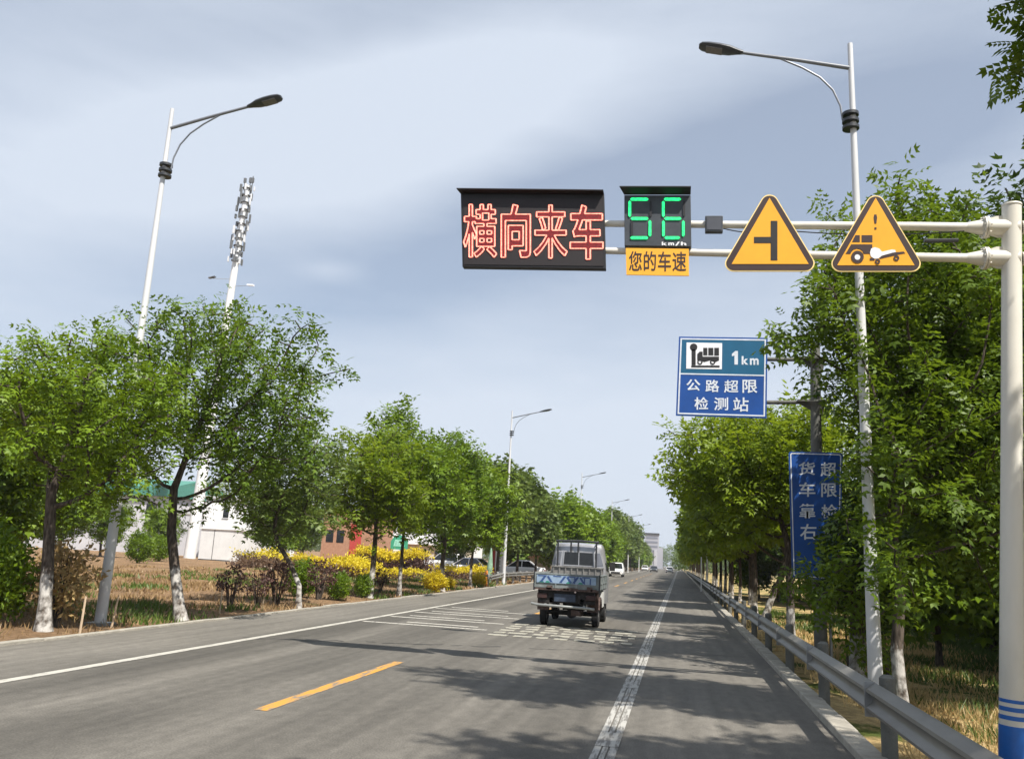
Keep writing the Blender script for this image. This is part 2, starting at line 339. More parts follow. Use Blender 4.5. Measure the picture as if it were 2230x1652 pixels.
def soil(name, base, stripes):
    m = bpy.data.materials.new(name); m.use_nodes = True; t = m.node_tree; b = t.nodes['Principled BSDF']; n = t.nodes.new; l = t.links.new
    b.inputs['Roughness'].default_value = 0.95; b.inputs['Specular IOR Level'].default_value = 0.1
    co = n('ShaderNodeTexCoord')
    n1 = n('ShaderNodeTexNoise'); n1.inputs['Scale'].default_value = 0.45; n1.inputs['Detail'].default_value = 7; n1.inputs['Roughness'].default_value = 0.65; l(co.outputs['Object'], n1.inputs['Vector'])
    r = n('ShaderNodeValToRGB'); els = r.color_ramp.elements
    while len(els) < len(base): els.new(0.5)
    for e, (p, c) in zip(els, base): e.position = p; e.color = (*c, 1)
    l(n1.outputs['Fac'], r.inputs[0])
    n2 = n('ShaderNodeTexNoise'); n2.inputs['Scale'].default_value = 9; n2.inputs['Detail'].default_value = 6; n2.inputs['Roughness'].default_value = 0.7; l(co.outputs['Object'], n2.inputs['Vector'])
    mr = n('ShaderNodeMapRange'); mr.inputs['To Min'].default_value = 0.6; mr.inputs['To Max'].default_value = 1.4; mr.inputs['From Min'].default_value = 0.3; mr.inputs['From Max'].default_value = 0.7; l(n2.outputs['Fac'], mr.inputs['Value'])
    x = n('ShaderNodeMix'); x.data_type = 'RGBA'; x.blend_type = 'MULTIPLY'; x.inputs['Factor'].default_value = 1; l(r.outputs[0], x.inputs[6]); l(mr.outputs[0], x.inputs[7]); l(x.outputs[2], b.inputs['Base Color'])
    bp = n('ShaderNodeBump'); bp.inputs['Strength'].default_value = 1.0; bp.inputs['Distance'].default_value = 0.12; l(n2.outputs['Fac'], bp.inputs['Height']); l(bp.outputs[0], b.inputs['Normal'])
    return m
SOIL_L = soil('soil', [(0.28, (0.07, 0.085, 0.022)), (0.40, (0.20, 0.128, 0.072)), (0.60, (0.29, 0.185, 0.105)), (0.74, (0.17, 0.14, 0.06))], 0)
SOIL_R = soil('embankment_soil', [(0.30, (0.05, 0.085, 0.018)), (0.44, (0.10, 0.12, 0.03)), (0.50, (0.42, 0.30, 0.14)), (0.7, (0.52, 0.39, 0.19))], 0)
SOIL_LOOSE = pm('gravel_soil', (0.20, 0.16, 0.11), 0.95, 0, col2=(0.34, 0.28, 0.20), scale=14, bump=0.8, bscale=30)
def zl(x, y): 
    d = -x-9.5
    return -0.03+min(d, 3)*0.01+(0.04*math.sin(x*1.9+y*0.4)*math.sin(y*1.3+x*0.5)+0.055*math.sin(y*6.6+.5*math.sin(x*.8))*(.5+.5*math.sin(x*.37+y*.21)))*min(1, max(d, 0)/1.5)
def zr(x, y):
    if x < 2.2: return -0.06
    if x < 4.6: return -0.06-0.8*(0.5-0.5*math.cos(math.pi*(x-2.2)/2.4))
    return -0.86+0.05*math.sin(x*1.1+y*0.7)*math.sin(y*0.9)+max(0, x-18)*0.01
ysg = list(np.arange(-12, 4, 1.0))+list(np.arange(4, 46, 0.22))+list(np.arange(46, 70, .7))+list(np.arange(70, 140, 6))+[160, 220, 320, 500, 900, 1500]
sheet('ground', [-900, -400, -200, -110, -70]+list(np.arange(-50, -9.6, 0.8))+[-9.5], ysg, zl, SOIL_L, True)
sheet('embankment', [1.77, 1.95, 2.2, 2.6, 3.0, 3.4, 3.8, 4.2, 4.6]+list(np.arange(5.4, 20, 0.9))+[25, 40, 80, 200, 900], ysg, zr, SOIL_R, True)
mb = MB()   # right kerb of cast slabs, left concrete edging
y = -10.0
while y < 420:
    ln = 0.98 if y < 60 else 12.0
    zt = 0.075+random.uniform(-.006, .006); a, b_ = drift(XR, y), drift(XR, y+ln); y2 = y+ln-0.012
    mb.hexa([(a, y, -.2), (a+.22, y, -.2), (b_+.22, y2, -.2), (b_, y2, -.2), (a, y, zt), (a+.22, y, zt), (b_+.22, y2, zt), (b_, y2, zt)]); y += ln
KERBM = pm('kerb_concrete', (0.24, 0.22, 0.185), 0.9, 0, col2=(0.40, 0.37, 0.31), scale=4, bump=0.3, bscale=50)
struct(mb.build('kerb', KERBM, bevel=0.015))
mb = MB(); y = -10.0
while y < 420:
    ln = 1.0 if y < 60 else 12.0
    zt = 0.045+random.uniform(-.012, .012); a, b_ = drift(XL, y), drift(XL, y+ln); y2 = y+ln-0.012
    mb.hexa([(a-.14, y, -.2), (a, y, -.2), (b_, y2, -.2), (b_-.14, y2, -.2), (a-.14, y, zt), (a, y, zt), (b_, y2, zt), (b_-.14, y2, zt)]); y += ln
struct(mb.build('pavement_edge', KERBM, bevel=0.01))

def worn(name, col, amount, scale, stretch):
    m = bpy.data.materials.new(name); m.use_nodes = True; t = m.node_tree; b = t.nodes['Principled BSDF']; n = t.nodes.new; l = t.links.new
    b.inputs['Roughness'].default_value = 0.75
    co = n('ShaderNodeTexCoord'); mp = n('ShaderNodeMapping'); mp.inputs['Scale'].default_value = stretch; l(co.outputs['Object'], mp.inputs[0])
    q = n('ShaderNodeTexNoise'); q.inputs['Scale'].default_value = scale; q.inputs['Detail'].default_value = 7; q.inputs['Roughness'].default_value = 0.68; l(mp.outputs[0], q.inputs['Vector'])
    r = n('ShaderNodeValToRGB'); r.color_ramp.elements[0].position = amount-0.05; r.color_ramp.elements[1].position = amount+0.07
    r.color_ramp.elements[0].color = (0.16, 0.15, 0.135, 1); r.color_ramp.elements[1].color = (*col, 1); l(q.outputs['Fac'], r.inputs[0]); l(r.outputs[0], b.inputs['Base Color'])
    return m
LINEW = worn('line_white', (0.43, 0.41, 0.36), 0.40, 5, (3, 0.5, 1))
LINEWW = worn('line_white_worn', (0.38, 0.37, 0.34), 0.47, 7, (3.2, 0.35, 1))
LINEY = worn('line_yellow', (0.50, 0.25, 0.04), 0.44, 4, (3, 0.5, 1))
RUMB = worn('rumble_paint', (0.38, 0.36, 0.29), 0.46, 4.5, (1, 2.2, 1))
Z1 = 0.004
def flat(mb, x0, x1, y0, y1, z=Z1, skew=0.0):
    n = max(1, int((y1-y0)/4)) if y1-y0 < 80 else 20
    mb.add([(drift(x0, y0), y0, z), (drift(x1, y0), y0+skew, z), (drift(x1, y1), y1+skew, z), (drift(x0, y1), y1, z)], [(0, 1, 2, 3)])
mb = MB(); flat(mb, -7.24, -7.09, 0, 420); struct(mb.build('left_edge_line', LINEW))
mb = MB()
for a, w in ((-0.72, 0.06), (-0.645, 0.045), (-0.585, 0.07)): flat(mb, a, a+w, 0, 420)
struct(mb.build('right_edge_line', LINEWW))
mb = MB(); flat(mb, -0.72, -0.515, 5.6, 6.25, 0.008); flat(mb, -0.72, -0.515, 8.1, 8.75, 0.008); flat(mb, -0.72, -0.515, 11.9, 12.5, 0.008); flat(mb, -0.72, -0.515, 16.2, 17.4, 0.008)
struct(mb.build('edge_line_patch', LINEWW))
mb = MB()
for y0 in [8.32, 26, 38, 50, 62, 74, 86, 98, 110, 122, 134, 146, 158, 170]: flat(mb, -4.06, -3.91, y0, y0+4.43)
struct(mb.build('centre_line', LINEY))
mb = MB()
for i, y0 in enumerate((18.1, 18.75, 19.4, 20.05, 20.7, 21.35)):
    x = -3.7
    while x < -0.75:
        w = random.uniform(0.2, 0.42); mb.box(x, min(x+w, -0.7), y0, y0+0.30, 0.002, 0.012); x += w+random.uniform(0.07, 0.16)
struct(mb.build('rumble_strip_marking', RUMB)); mb = MB()
for i, y0 in enumerate((19.3, 19.9, 21.3, 22.0, 23.4, 24.2, 25.6, 26.5)):
    a, b_ = -7.0, -4.05
    if i % 2: a += random.uniform(0.2, 1.0); b_ -= random.uniform(0.2, 1.2)
    flat(mb, a, b_, y0, y0+0.2, 0.0045, -0.12)
struct(mb.build('transverse_line', LINEW))
TAR_AND_SHADE = pm('tar_and_arm_shadow', (0.022, 0.02, 0.019), 0.6, 0, 0.2)
mb = MB()
def dark_strip(p0, p1, w, n=26, amp=0.12):
    pts = [(p0[0]+(p1[0]-p0[0])*i/n, p0[1]+(p1[1]-p0[1])*i/n+random.uniform(-amp, amp)) for i in range(n+1)]
    for i in range(n):
        if random.random() < 0.13: continue
        (xa, ya), (xb, yb) = pts[i], pts[i+1]; wa = w*random.uniform(.4, 1.2); mb.add([(xa, ya, .0025), (xb, yb, .0025), (xb, yb+wa, .0025), (xa, ya+wa, .0025)], [(0, 1, 2, 3)])
dark_strip((-7.3, 14.3), (-3.0, 15.9), 0.10); dark_strip((-3.0, 15.9), (1.45, 17.3), 0.05); dark_strip((-9.2, 33), (1.4, 35), 0.12); dark_strip((-1.0, 6.3), (1.4, 6.9), 0.03)  # first strip paints the gantry arm's shadow onto the road; the others are tar seams
struct(mb.build('tar_and_arm_shadow', TAR_AND_SHADE))

# ------------------------------------------------------------------ traffic gantry
YG = 11.5
ph = 2230/2362.0
def G(px, py, Y=YG): p = at(px, py, Y); return (float(p[0]), float(p[2]))
def crop(ox, oy, s, Y=YG): return lambda x, y: G((ox+x*s)*ph, (oy+y*s)*ph, Y)
base = np.array(at(2203, 1733, YG)); 
gan = thing('gantry', 'tall cream cantilever post with two arms and blue painted bands over the road', 'sign gantry', (base[0], YG, -0.85))
mb = MB()
xb, xt = base[0], at(2203, 450, YG)[0]; zt = at(2206, 449, YG)[2]
def polex(z): return xb+(xt-xb)*(z+0.85)/(zt+0.85)
mb.tube([(polex(z), YG, z) for z in (-0.85, 0.5, 3, zt)], [0.139, 0.134, 0.123, 0.116], 24); mb.build('pole', CREAM, gan, True)
mb = MB()
for z0, z1 in ((-0.84, -0.02), (0.045, 0.095), (0.14, 0.19), (0.235, 0.275)):
    mb.tube([(polex(z0), YG, z0), (polex(z1), YG, z1)], 0.140-0.0035*(z0+0.85), 24)
mb.build('blue_band', BLUEBAND, gan, True)
mb = MB(); mb.tube([(polex(zt), YG, zt), (polex(zt)+.001, YG, zt+0.025)], [0.125, 0.12], 24); mb.build('cap', CREAM, gan, True)
for (yl, yr, rad) in ((487, 495, 0.052), (546, 562, 0.052)):
    a, b_ = at(1020, yl-3, YG), at(2120, yr, YG)
    mb = MB(); mb.tube([a, at(1320, yl, YG), at(2000, yr-2, YG), b_], [0.045, 0.047, 0.058, 0.060], 14); mb.build('arm', CREAM, gan, True)
    # socket: flared stub welded to the post, bolted ring flange, stiffener plates, short tail behind
    d = (at(2120, yr, YG)-at(2000, yr-2, YG)); d /= np.linalg.norm(d)
    q = at(2117, yr, YG); mb = MB()
    mb.tube([q-d*0.07, q+d*0.12, q+d*0.55], [0.062, 0.105, 0.115], 14)
    e = np.array([polex(q[2])+0.12, YG, q[2]-0.02]); mb.tube([e, e+np.array([0.28, 0, 0])], 0.09, 12)
    for sgn in (-1, 1):
        mb.prismY([(q[0]+0.16, q[2]+sgn*0.10), (q[0]+0.55, q[2]+sgn*0.10), (q[0]+0.55, q[2]+sgn*0.155), (q[0]+0.30, q[2]+sgn*0.15)], YG-0.01, YG+0.01)
    mb.build('arm_socket', CREAM, gan, True)
    mb = MB(); fc = q+d*0.13
    mb.tube([fc, fc+d*0.022], 0.15, 18)
    mb.tube([fc+d*0.03, fc+d*0.052], 0.15, 18)
    for k in range(8):
        an = k*math.pi/4; off = np.array([0, math.cos(an)*0.128, math.sin(an)*0.128]); mb.tube([fc+off-d*0.02, fc+off+d*0.075], 0.012, 6)
    mb.build('flange', CREAM, gan, True)
mb = MB(); p = G(2045, 527); mb.tube([(p[0]-0.2, YG-0.05, p[1]), (p[0]+0.22, YG-0.05, p[1])], 0.028, 8); mb.build('conduit', DARKM, gan, True)

mb = MB()
def droop(a, b_, sag, n=10): return [np.array(a)*(1-i/n)+np.array(b_)*(i/n)-np.array([0, 0, sag*4*(i/n)*(1-i/n)]) for i in range(n+1)]
mb.tube(droop(at(1574, 497, YG-.07), at(1690, 500, YG-.07), .05)+droop(at(1690, 500, YG-.07), at(2100, 503, YG-.07), .06), .008, 5)
mb.build('cable', BLACK, gan, True)
# --- LED message board
YS = YG-0.14
f6 = crop(1040, 420, 700/2230.0, YS)
CAB = pm('cabinet_black', (0.010, 0.009, 0.010), 0.55, 0.1, 0.2)
LEDBG = pm('led_panel', (0.012, 0.008, 0.009), 0.6, 0, 0.35, 60)
def uneven(m, sc, lo, hi, st):
    t = m.node_tree; b = t.nodes['Principled BSDF']; co = t.nodes.new('ShaderNodeTexCoord'); n = t.nodes.new('ShaderNodeTexNoise'); n.inputs['Scale'].default_value = sc; n.inputs['Detail'].default_value = 1
    r = t.nodes.new('ShaderNodeMapRange'); r.inputs['From Min'].default_value = .3; r.inputs['From Max'].default_value = .7; r.inputs['To Min'].default_value = lo*st; r.inputs['To Max'].default_value = hi*st
    t.links.new(co.outputs['Object'], n.inputs['Vector']); t.links.new(n.outputs['Fac'], r.inputs['Value']); t.links.new(r.outputs[0], b.inputs['Emission Strength']); return m
c0 = f6(600, 640)
board = thing('message_board', 'large black LED board with four red glowing characters hung on the gantry arms', 'LED sign', (c0[0], YS, c0[1]))
mb = MB(); mb.prismY([f6(72, 84), f6(1125, 90), f6(1138, 637), f6(84, 622)], YS, YS+0.11); mb.build('cabinet', CAB, board, bevel=0.008)
mb = MB(); mb.prismY([f6(92, 122), f6(1112, 122), f6(1122, 618), f6(98, 606)], YS-0.008, YS+0.004); mb.build('screen', LEDBG, board)
mb = MB(); hp = [f6(74, 84), f6(1124, 88)]
mb.hexa([(hp[0][0]-.04, YS-.12, hp[0][1]+.02), (hp[1][0]+.0, YS-.12, hp[1][1]+.0), (hp[1][0], YS+.11, hp[1][1]+.005), (hp[0][0], YS+.11, hp[0][1]+.005),
         (hp[0][0]-.04, YS-.12, hp[0][1]+.035), (hp[1][0], YS-.12, hp[1][1]+.015), (hp[1][0], YS+.11, hp[1][1]+.025), (hp[0][0], YS+.11, hp[0][1]+.025)])
mb.build('hood', CAB, board)
LEDR = pm('led_red', (0.02, 0.0, 0.0), 0.5, var=0, emis=(1.0, 0.27, 0.19), estr=1.35); uneven(LEDR, 55, .65, 1.7, 1.45)
LEDR2 = pm('led_red_dim', (0.03, 0.0, 0.0), 0.5, var=0, emis=(0.42, 0.012, 0.016), estr=0.85); uneven(LEDR2, 70, .2, 1.3, .42)
for ch, bx in (('横', (95, 168, 338, 555)), ('向', (372, 168, 585, 555)), ('来', (612, 172, 855, 560)), ('车', (878, 172, 1118, 568))):
    o_ = {'横': .012, '向': .022, '来': .008, '车': .02}[ch]
    mb = MB(); put_glyph(mb, ch, bx, f6, YS-0.014, o_, 0.0105); co = mb.build('character', LEDR, board)
    mb = MB(); put_glyph(mb, ch, bx, f6, YS-0.011, o_); mb.build('stroke_fill', LEDR2, co)
# --- speed display
sb = f6(1520, 470)
spd = thing('speed_display', 'square dark LED speed display reading 56 in green digits on the gantry', 'speed display', (sb[0], YS, sb[1]))
SLATE = pm('display_slate', (0.045, 0.052, 0.062), 0.5, 0.1, 0.2)
mb = MB(); mb.prismY([f6(1274, 96), f6(1762, 96), f6(1768, 474), f6(1276, 466)], YS, YG+0.12); mb.build('cabinet', SLATE, spd, bevel=0.006)
mb = MB(); a, b_ = f6(1274, 94), f6(1762, 94)
mb.hexa([(a[0]-.06, YS-.16, a[1]+.05), (b_[0], YS-.16, b_[1]+.045), (b_[0], YS, b_[1]), (a[0], YS, a[1]), (a[0]-.06, YS-.16, a[1]+.065), (b_[0], YS-.16, b_[1]+.06), (b_[0], YS, b_[1]+.015), (a[0], YS, a[1]+.015)])
mb.build('hood', CAB, spd)
LEDG = pm('led_green', (0.0, 0.05, 0.01), 0.5, var=0, emis=(0.02, 0.82, 0.22), estr=1.15); uneven(LEDG, 45, .7, 1.35, 1.1)
OFFS = pm('led_off', (0.012, 0.012, 0.014), 0.5, var=0)
def seg(mb, a, b_, w=10):
    a, b_ = np.array(a, float), np.array(b_, float); d = (b_-a)/np.linalg.norm(b_-a); nn = np.array([-d[1], d[0]])
    mb.prismY([f6(*q) for q in (a, a+d*w+nn*w, b_-d*w+nn*w, b_, b_-d*w-nn*w, a+d*w-nn*w)], YS-0.016, YS-0.002)
for on, off in (([((1318, 128), (1452, 128)), ((1315, 138), (1315, 258)), ((1322, 270), (1452, 270)), ((1463, 282), (1463, 402)), ((1318, 411), (1450, 411))], [((1468, 140), (1468, 258)), ((1330, 284), (1330, 400))]),
                ([((1565, 128), (1692, 128)), ((1561, 140), (1561, 258)), ((1568, 270), (1694, 270)), ((1562, 284), (1562, 402)), ((1708, 284), (1708, 402)), ((1570, 411), (1684, 411))], [((1712, 140), (1712, 256))])):
    mb = MB()
    for s_ in on: seg(mb, *s_)
    dg = mb.build('digit', LEDG, spd)
    for s_ in off: mb = MB(); seg(mb, *s_, w=8); mb.build('unlit_segment', OFFS, dg)
mb = MB()
for ch, bx in (('k', (1550, 440, 1588, 466)), ('m', (1598, 446, 1640, 466)), ('/', (1648, 440, 1682, 468)), ('h', (1690, 440, 1730, 466))): mb = MB(); put_glyph(mb, ch, bx, f6, YS-0.006, 0.03); mb.build('unit_letter', SIGNW, spd)
# --- yellow plate
pl = f6(1515, 690)
PLY = pm('plate_yellow', (0.82, 0.39, 0.025), 0.5, 0, 0.06, 4)
plate = thing('caption_plate', 'small yellow plate with four dark characters under the speed display', 'sign plate', (pl[0], YS, pl[1]))
mb = MB(); mb.prismY([f6(1285, 484), f6(1748, 490), f6(1750, 688), f6(1290, 680)], YS, YS+0.02); mb.build('panel', PLY, plate)
mb = MB()
for ch, bx in (('您', (1308, 508, 1404, 652)), ('的', (1418, 508, 1508, 652)), ('车', (1522, 510, 1618, 656)), ('速', (1628, 512, 1730, 656))): mb = MB(); put_glyph(mb, ch, bx, f6, YS-0.003, 0.012); mb.build('character', SIGNBR, plate)
# --- radar box
f7 = crop(1600, 400, 762/2230.0, YS)
rb = f7(138, 392)
rad_ = thing('radar_box', 'small square slate grey sensor box on the upper gantry arm', 'radar', (rb[0], YG-0.1, rb[1]))
mb = MB(); mb.prismY([f7(78, 284), f7(198, 284), f7(198, 392), f7(78, 392)], YS, YG-0.04); mb.build('housing', SLATE, rad_, bevel=0.012)
mb = MB(); mb.prismY([f7(90, 296), f7(186, 296), f7(186, 380), f7(90, 380)], YS-0.006, YS+.002); mb.build('front_cover', pm('slate_face', (0.075, 0.08, 0.095), 0.4, 0.1, 0.1), rad_)
# --- triangular warning signs
def triangle_sign(label, top, bl, br, itop, ibl, ibr, symbols):
    Y = YS
    c = [(bl[0]+br[0])/2, bl[1]]; b0 = f7(*c)
    t = thing('warning_sign', label, 'warning sign', (b0[0], Y, b0[1]), 'triangular warning signs on the gantry')
    P = [f7(*top), f7(*bl), f7(*br)]
    rim = rounded(P, 0.115, 8); mb = MB(); mb.prismY(rim, Y, Y+0.018); mb.build('plate', SIGNRIM, t)
    cx = np.mean([p[0] for p in P]); cz = np.mean([p[1] for p in P])
    P2 = [(cx+(x-cx)*0.965, cz+(z-cz)*0.965) for x, z in P]
    mb = MB(); mb.prismY(rounded(P2, 0.105, 8), Y-0.004, Y); mb.build('border', SIGNBR, t)
    mb = MB(); mb.prismY([f7(*itop), f7(*ibl), f7(*ibr)], Y-0.008, Y-0.004); face = mb.build('face', SIGNY, t)
    for nm, mt, fn in symbols:
        mb = MB(); fn(mb, Y); mb.build(nm, mt, face)
    mb = MB(); 
    for zz in (0.0, 1.0):
        q = f7(c[0], 345 if zz else 545); mb.box(q[0]-0.2, q[0]+0.2, Y+0.018, YG-0.04, q[1]-0.03, q[1]+0.03); mb.build('bracket', GALV, t); mb = MB()
    return t
def poly7(pts): return lambda mb, Y: mb.prismY([f7(*p) for p in pts], Y-0.0115, Y-0.008)
tj = lambda mb, Y: (mb.prismY([f7(*p) for p in ((520, 322), (565, 322), (565, 588), (520, 588))], Y-.0115, Y-.008), mb.prismY([f7(*p) for p in ((407, 430), (519.5, 430), (519.5, 472), (407, 472))], Y-.0115, Y-.008))
triangle_sign('yellow triangle sign showing a black side road junction to the left', (512, 84), (172, 661), (858, 661), (512, 166), (256, 612), (776, 612), [('junction_symbol', SIGNBK, tj)])
f4 = crop(1900, 400, 250/1652.0, YS)
def P4(mb, Y, pts, d=0.0): mb.prismY([f4(*p) for p in pts], Y-0.0115-d, Y-0.008-d)
def circ(cx, cy, r, n=20): return [(cx+r*math.cos(2*math.pi*i/n), cy+r*math.sin(2*math.pi*i/n)) for i in range(n)]
def exclam(mb, Y): P4(mb, Y, [(768, 630), (802, 630), (812, 680), (800, 770), (772, 770), (758, 680)]); P4(mb, Y, [(771, 826), (802, 826), (802, 860), (771, 860)])
def tractor(mb, Y):
    P4(mb, Y, [(480, 945), (548, 945), (548, 1050), (428, 1050)]); P4(mb, Y, [(576, 945), (740, 945), (740, 1052), (576, 1052)])
    P4(mb, Y, [(415, 1085), (738, 1085), (738, 1230), (606, 1230), (590, 1190), (550, 1160), (500, 1152), (455, 1165), (420, 1200), (405, 1230), (330, 1230)])
    P4(mb, Y, [(700, 1296), (770, 1296), (770, 1332), (700, 1332)])
    P4(mb, Y, [(850, 1262), (1090, 1205), (1215, 1195), (1240, 1222), (1140, 1240), (1050, 1262), (850, 1308)])
def wheel4(cx, cy, ro, ri): return lambda mb, Y: mb.ringY([f4(*p) for p in circ(cx, cy, ro)], [f4(*p) for p in circ(cx, cy, ri)], Y-0.015, Y-0.0115)
def whites(mb, Y):
    P4(mb, Y, [(720, 1150), (775, 1130), (840, 1150), (885, 1200), (1035, 1165), (1085, 1172), (1095, 1205), (1040, 1215), (880, 1260), (830, 1300), (770, 1305), (715, 1270), (702, 1210)], 0.0036)
    P4(mb, Y, circ(512, 1278, 43), 0.001)
triangle_sign('yellow triangle sign showing a tractor towing a trailer under an exclamation mark', (1228, 86), (890, 663), (1574, 663), (1228, 166), (968, 621), (1490, 621),
              [('exclamation_mark', SIGNBR, exclam), ('tractor_symbol', SIGNBR, tractor), *[('wheel_symbol', SIGNBR, wheel4(*q)) for q in ((512, 1278, 96, 44), (818, 1348, 40, 16), (1105, 1295, 44, 18))], ('white_blot', SIGNW, whites)])

# ------------------------------------------------------------------ blue roadside signs
YB = 19.0
f3 = crop(1540, 760, 420/1156.0, YB-0.17)
f3p = crop(1540, 760, 420/1156.0, YB)
bx = f3p(955, 1500)[0]
post = thing('sign_post', 'grey weathered concrete post with two short arms holding the blue signs', 'post', (bx, YB, -0.45))
zt = f3p(935, 95)[1]
mb = MB(); mb.tube([(bx+.03, YB, -0.45), (bx, YB, 2.2), (f3p(940, 300)[0], YB, zt)], [0.14, 0.125, 0.105], 18); mb.build('pole', CONCD, post, True)
for ya, yb_ in ((188, 182), (462, 452)):
    a, b_ = f3p(560, ya), f3p(900, yb_+8)
    mb = MB(); mb.tube([(a[0], YB, a[1]), (b_[0], YB, b_[1])], 0.045, 10); mb.build('arm', CONCD, post, True)
    q = f3p(948, yb_)
    mb = MB(); mb.tube([(q[0]-.0, YB, q[1]-0.32), (q[0], YB, q[1]-0.10), (q[0], YB, q[1]-0.04)], [0.115, 0.155, 0.20], 16)
    mb.box(q[0]-0.42, q[0]+0.18, YB-0.16, YB+0.16, q[1]-0.04, q[1]+0.0)
    mb.prismY([(q[0]-0.42, q[1]-0.04), (q[0]-0.12, q[1]-0.04), (q[0]-0.12, q[1]-0.22)], YB-0.02, YB+0.02)
    mb.build('bracket', CONCD, post, True)
Y1 = YB-0.17
c = f3(345, 560)
s1 = thing('direction_sign', 'square blue sign with white truck pictogram and 1 km on the upper half', 'road sign', (c[0], Y1, c[1]), 'blue road signs on one post')
cor = [(72, 44), (635, 52), (628, 562), (52, 545)]
def blerp(u, v):
    a = np.array(cor[0])*(1-u)+np.array(cor[1])*u; b = np.array(cor[3])*(1-u)+np.array(cor[2])*u; return f3(*(a*(1-v)+b*v))
def quadp(u0, v0, u1, v1): return [blerp(u0, v0), blerp(u1, v0), blerp(u1, v1), blerp(u0, v1)]
mb = MB(); mb.prismY(quadp(0, 0, 1, 1), Y1, Y1+0.03); mb.build('panel', BLUE_D, s1)
mb = MB(); mb.prismY(quadp(0.025, 0.03, 0.975, 0.462), Y1-0.003, Y1); mb.build('upper_field', BLUE_T, s1)
mb = MB(); mb.ringY(quadp(0.018, 0.02, 0.982, 0.98), quadp(0.034, 0.037, 0.966, 0.963), Y1-0.007, Y1-0.001); mb.prismY(quadp(0.034, 0.462, 0.966, 0.478), Y1-0.006, Y1); mb.build('border', SIGNLET, s1)
mb = MB(); mb.prismY([f3(*p) for p in ((120, 82), (346, 86), (344, 252), (118, 248))], Y1-0.008, Y1-0.002); pic = mb.build('pictogram', SIGNW, s1)
mb = MB()
def P3(pts): mb.prismY([f3(*p) for p in pts], Y1-0.0125, Y1-0.008)
P3([(152, 126), (178, 126), (178, 226), (152, 226)]); P3(circ(165, 112, 24, 12))
P3([(226, 116), (252, 116), (252, 164), (226, 164)]); P3([(258, 116), (290, 116), (290, 164), (258, 164)]); P3([(296, 116), (326, 116), (326, 166), (296, 166)])
P3([(188, 156), (204, 140), (222, 140), (222, 172), (326, 172), (326, 196), (300, 208), (270, 196), (232, 206), (216, 200), (188, 196)])
P3([(150, 228), (330, 228), (330, 240), (150, 240)])
for cx in (205, 286): mb.ringY([f3(*p) for p in circ(cx, 206, 17, 16)], [f3(*p) for p in circ(cx, 206, 9, 16)], Y1-0.016, Y1-0.0125)
mb.build('truck_symbol', SIGNBK, pic)
mb = MB()
for ch, b4, o_ in (('k', (470, 168, 512, 222), 0.03), ('m', (522, 182, 578, 224), 0.03),
                 ('公', (118, 315, 208, 388), .02), ('路', (240, 318, 328, 396), .015), ('超', (358, 320, 450, 400), .012), ('限', (475, 318, 570, 402), .015),
                 ('检', (170, 428, 260, 508), .015), ('测', (294, 430, 384, 512), .015), ('站', (416, 430, 514, 520), .015)): mb = MB(); put_glyph(mb, ch, b4, f3, Y1-0.006, o_); mb.build('character', SIGNLET, s1)
mb = MB(); mb.prismY([f3(*p) for p in ((430, 136), (446, 136), (446, 222), (424, 222), (424, 164), (408, 170), (408, 154))], Y1-.007, Y1-.003); mb.build('numeral', SIGNLET, s1)
c = f3(940, 1590)
s2 = thing('lane_sign', 'tall narrow blue sign with two columns of white characters, half hidden by leaves', 'road sign', (c[0], Y1, c[1]), 'blue road signs on one post')
P = [f3(768, 772), f3(1112, 782), f3(1094, 1594), f3(790, 1572)]
cx, cz = np.mean([p[0] for p in P]), np.mean([p[1] for p in P])
def ins(d): return rounded([(x+(d if x < cx else -d), z+(d if z < cz else -d)) for x, z in P], max(0.02, 0.06-d*.5), 5)
mb = MB(); mb.prismY(ins(0.0), Y1, Y1+0.03); mb.build('panel', BLUE_D, s2)
mb = MB(); mb.ringY(ins(0.03), ins(0.052), Y1-0.006, Y1-0.001); mb.build('border', SIGNLET, s2)
mb = MB()
for ch, b4 in (('货', (830, 840, 936, 922)), ('车', (834, 968, 938, 1060)), ('靠', (836, 1104, 938, 1196)), ('右', (840, 1232, 944, 1332)),
               ('超', (970, 842, 1072, 930)), ('限', (975, 974, 1076, 1062)), ('检', (976, 1108, 1078, 1196)), ('测', (978, 1240, 1078, 1330))): mb = MB(); put_glyph(mb, ch, b4, f3, Y1-0.005, 0.014); mb.build('character', SIGNLET, s2)
p = f3p(1028, 1590)
mb = MB(); mb.tube([(p[0], YB, -0.5), (p[0], YB, p[1]+1.0)], 0.035, 10); mb.build('prop', GALV, s2, True)

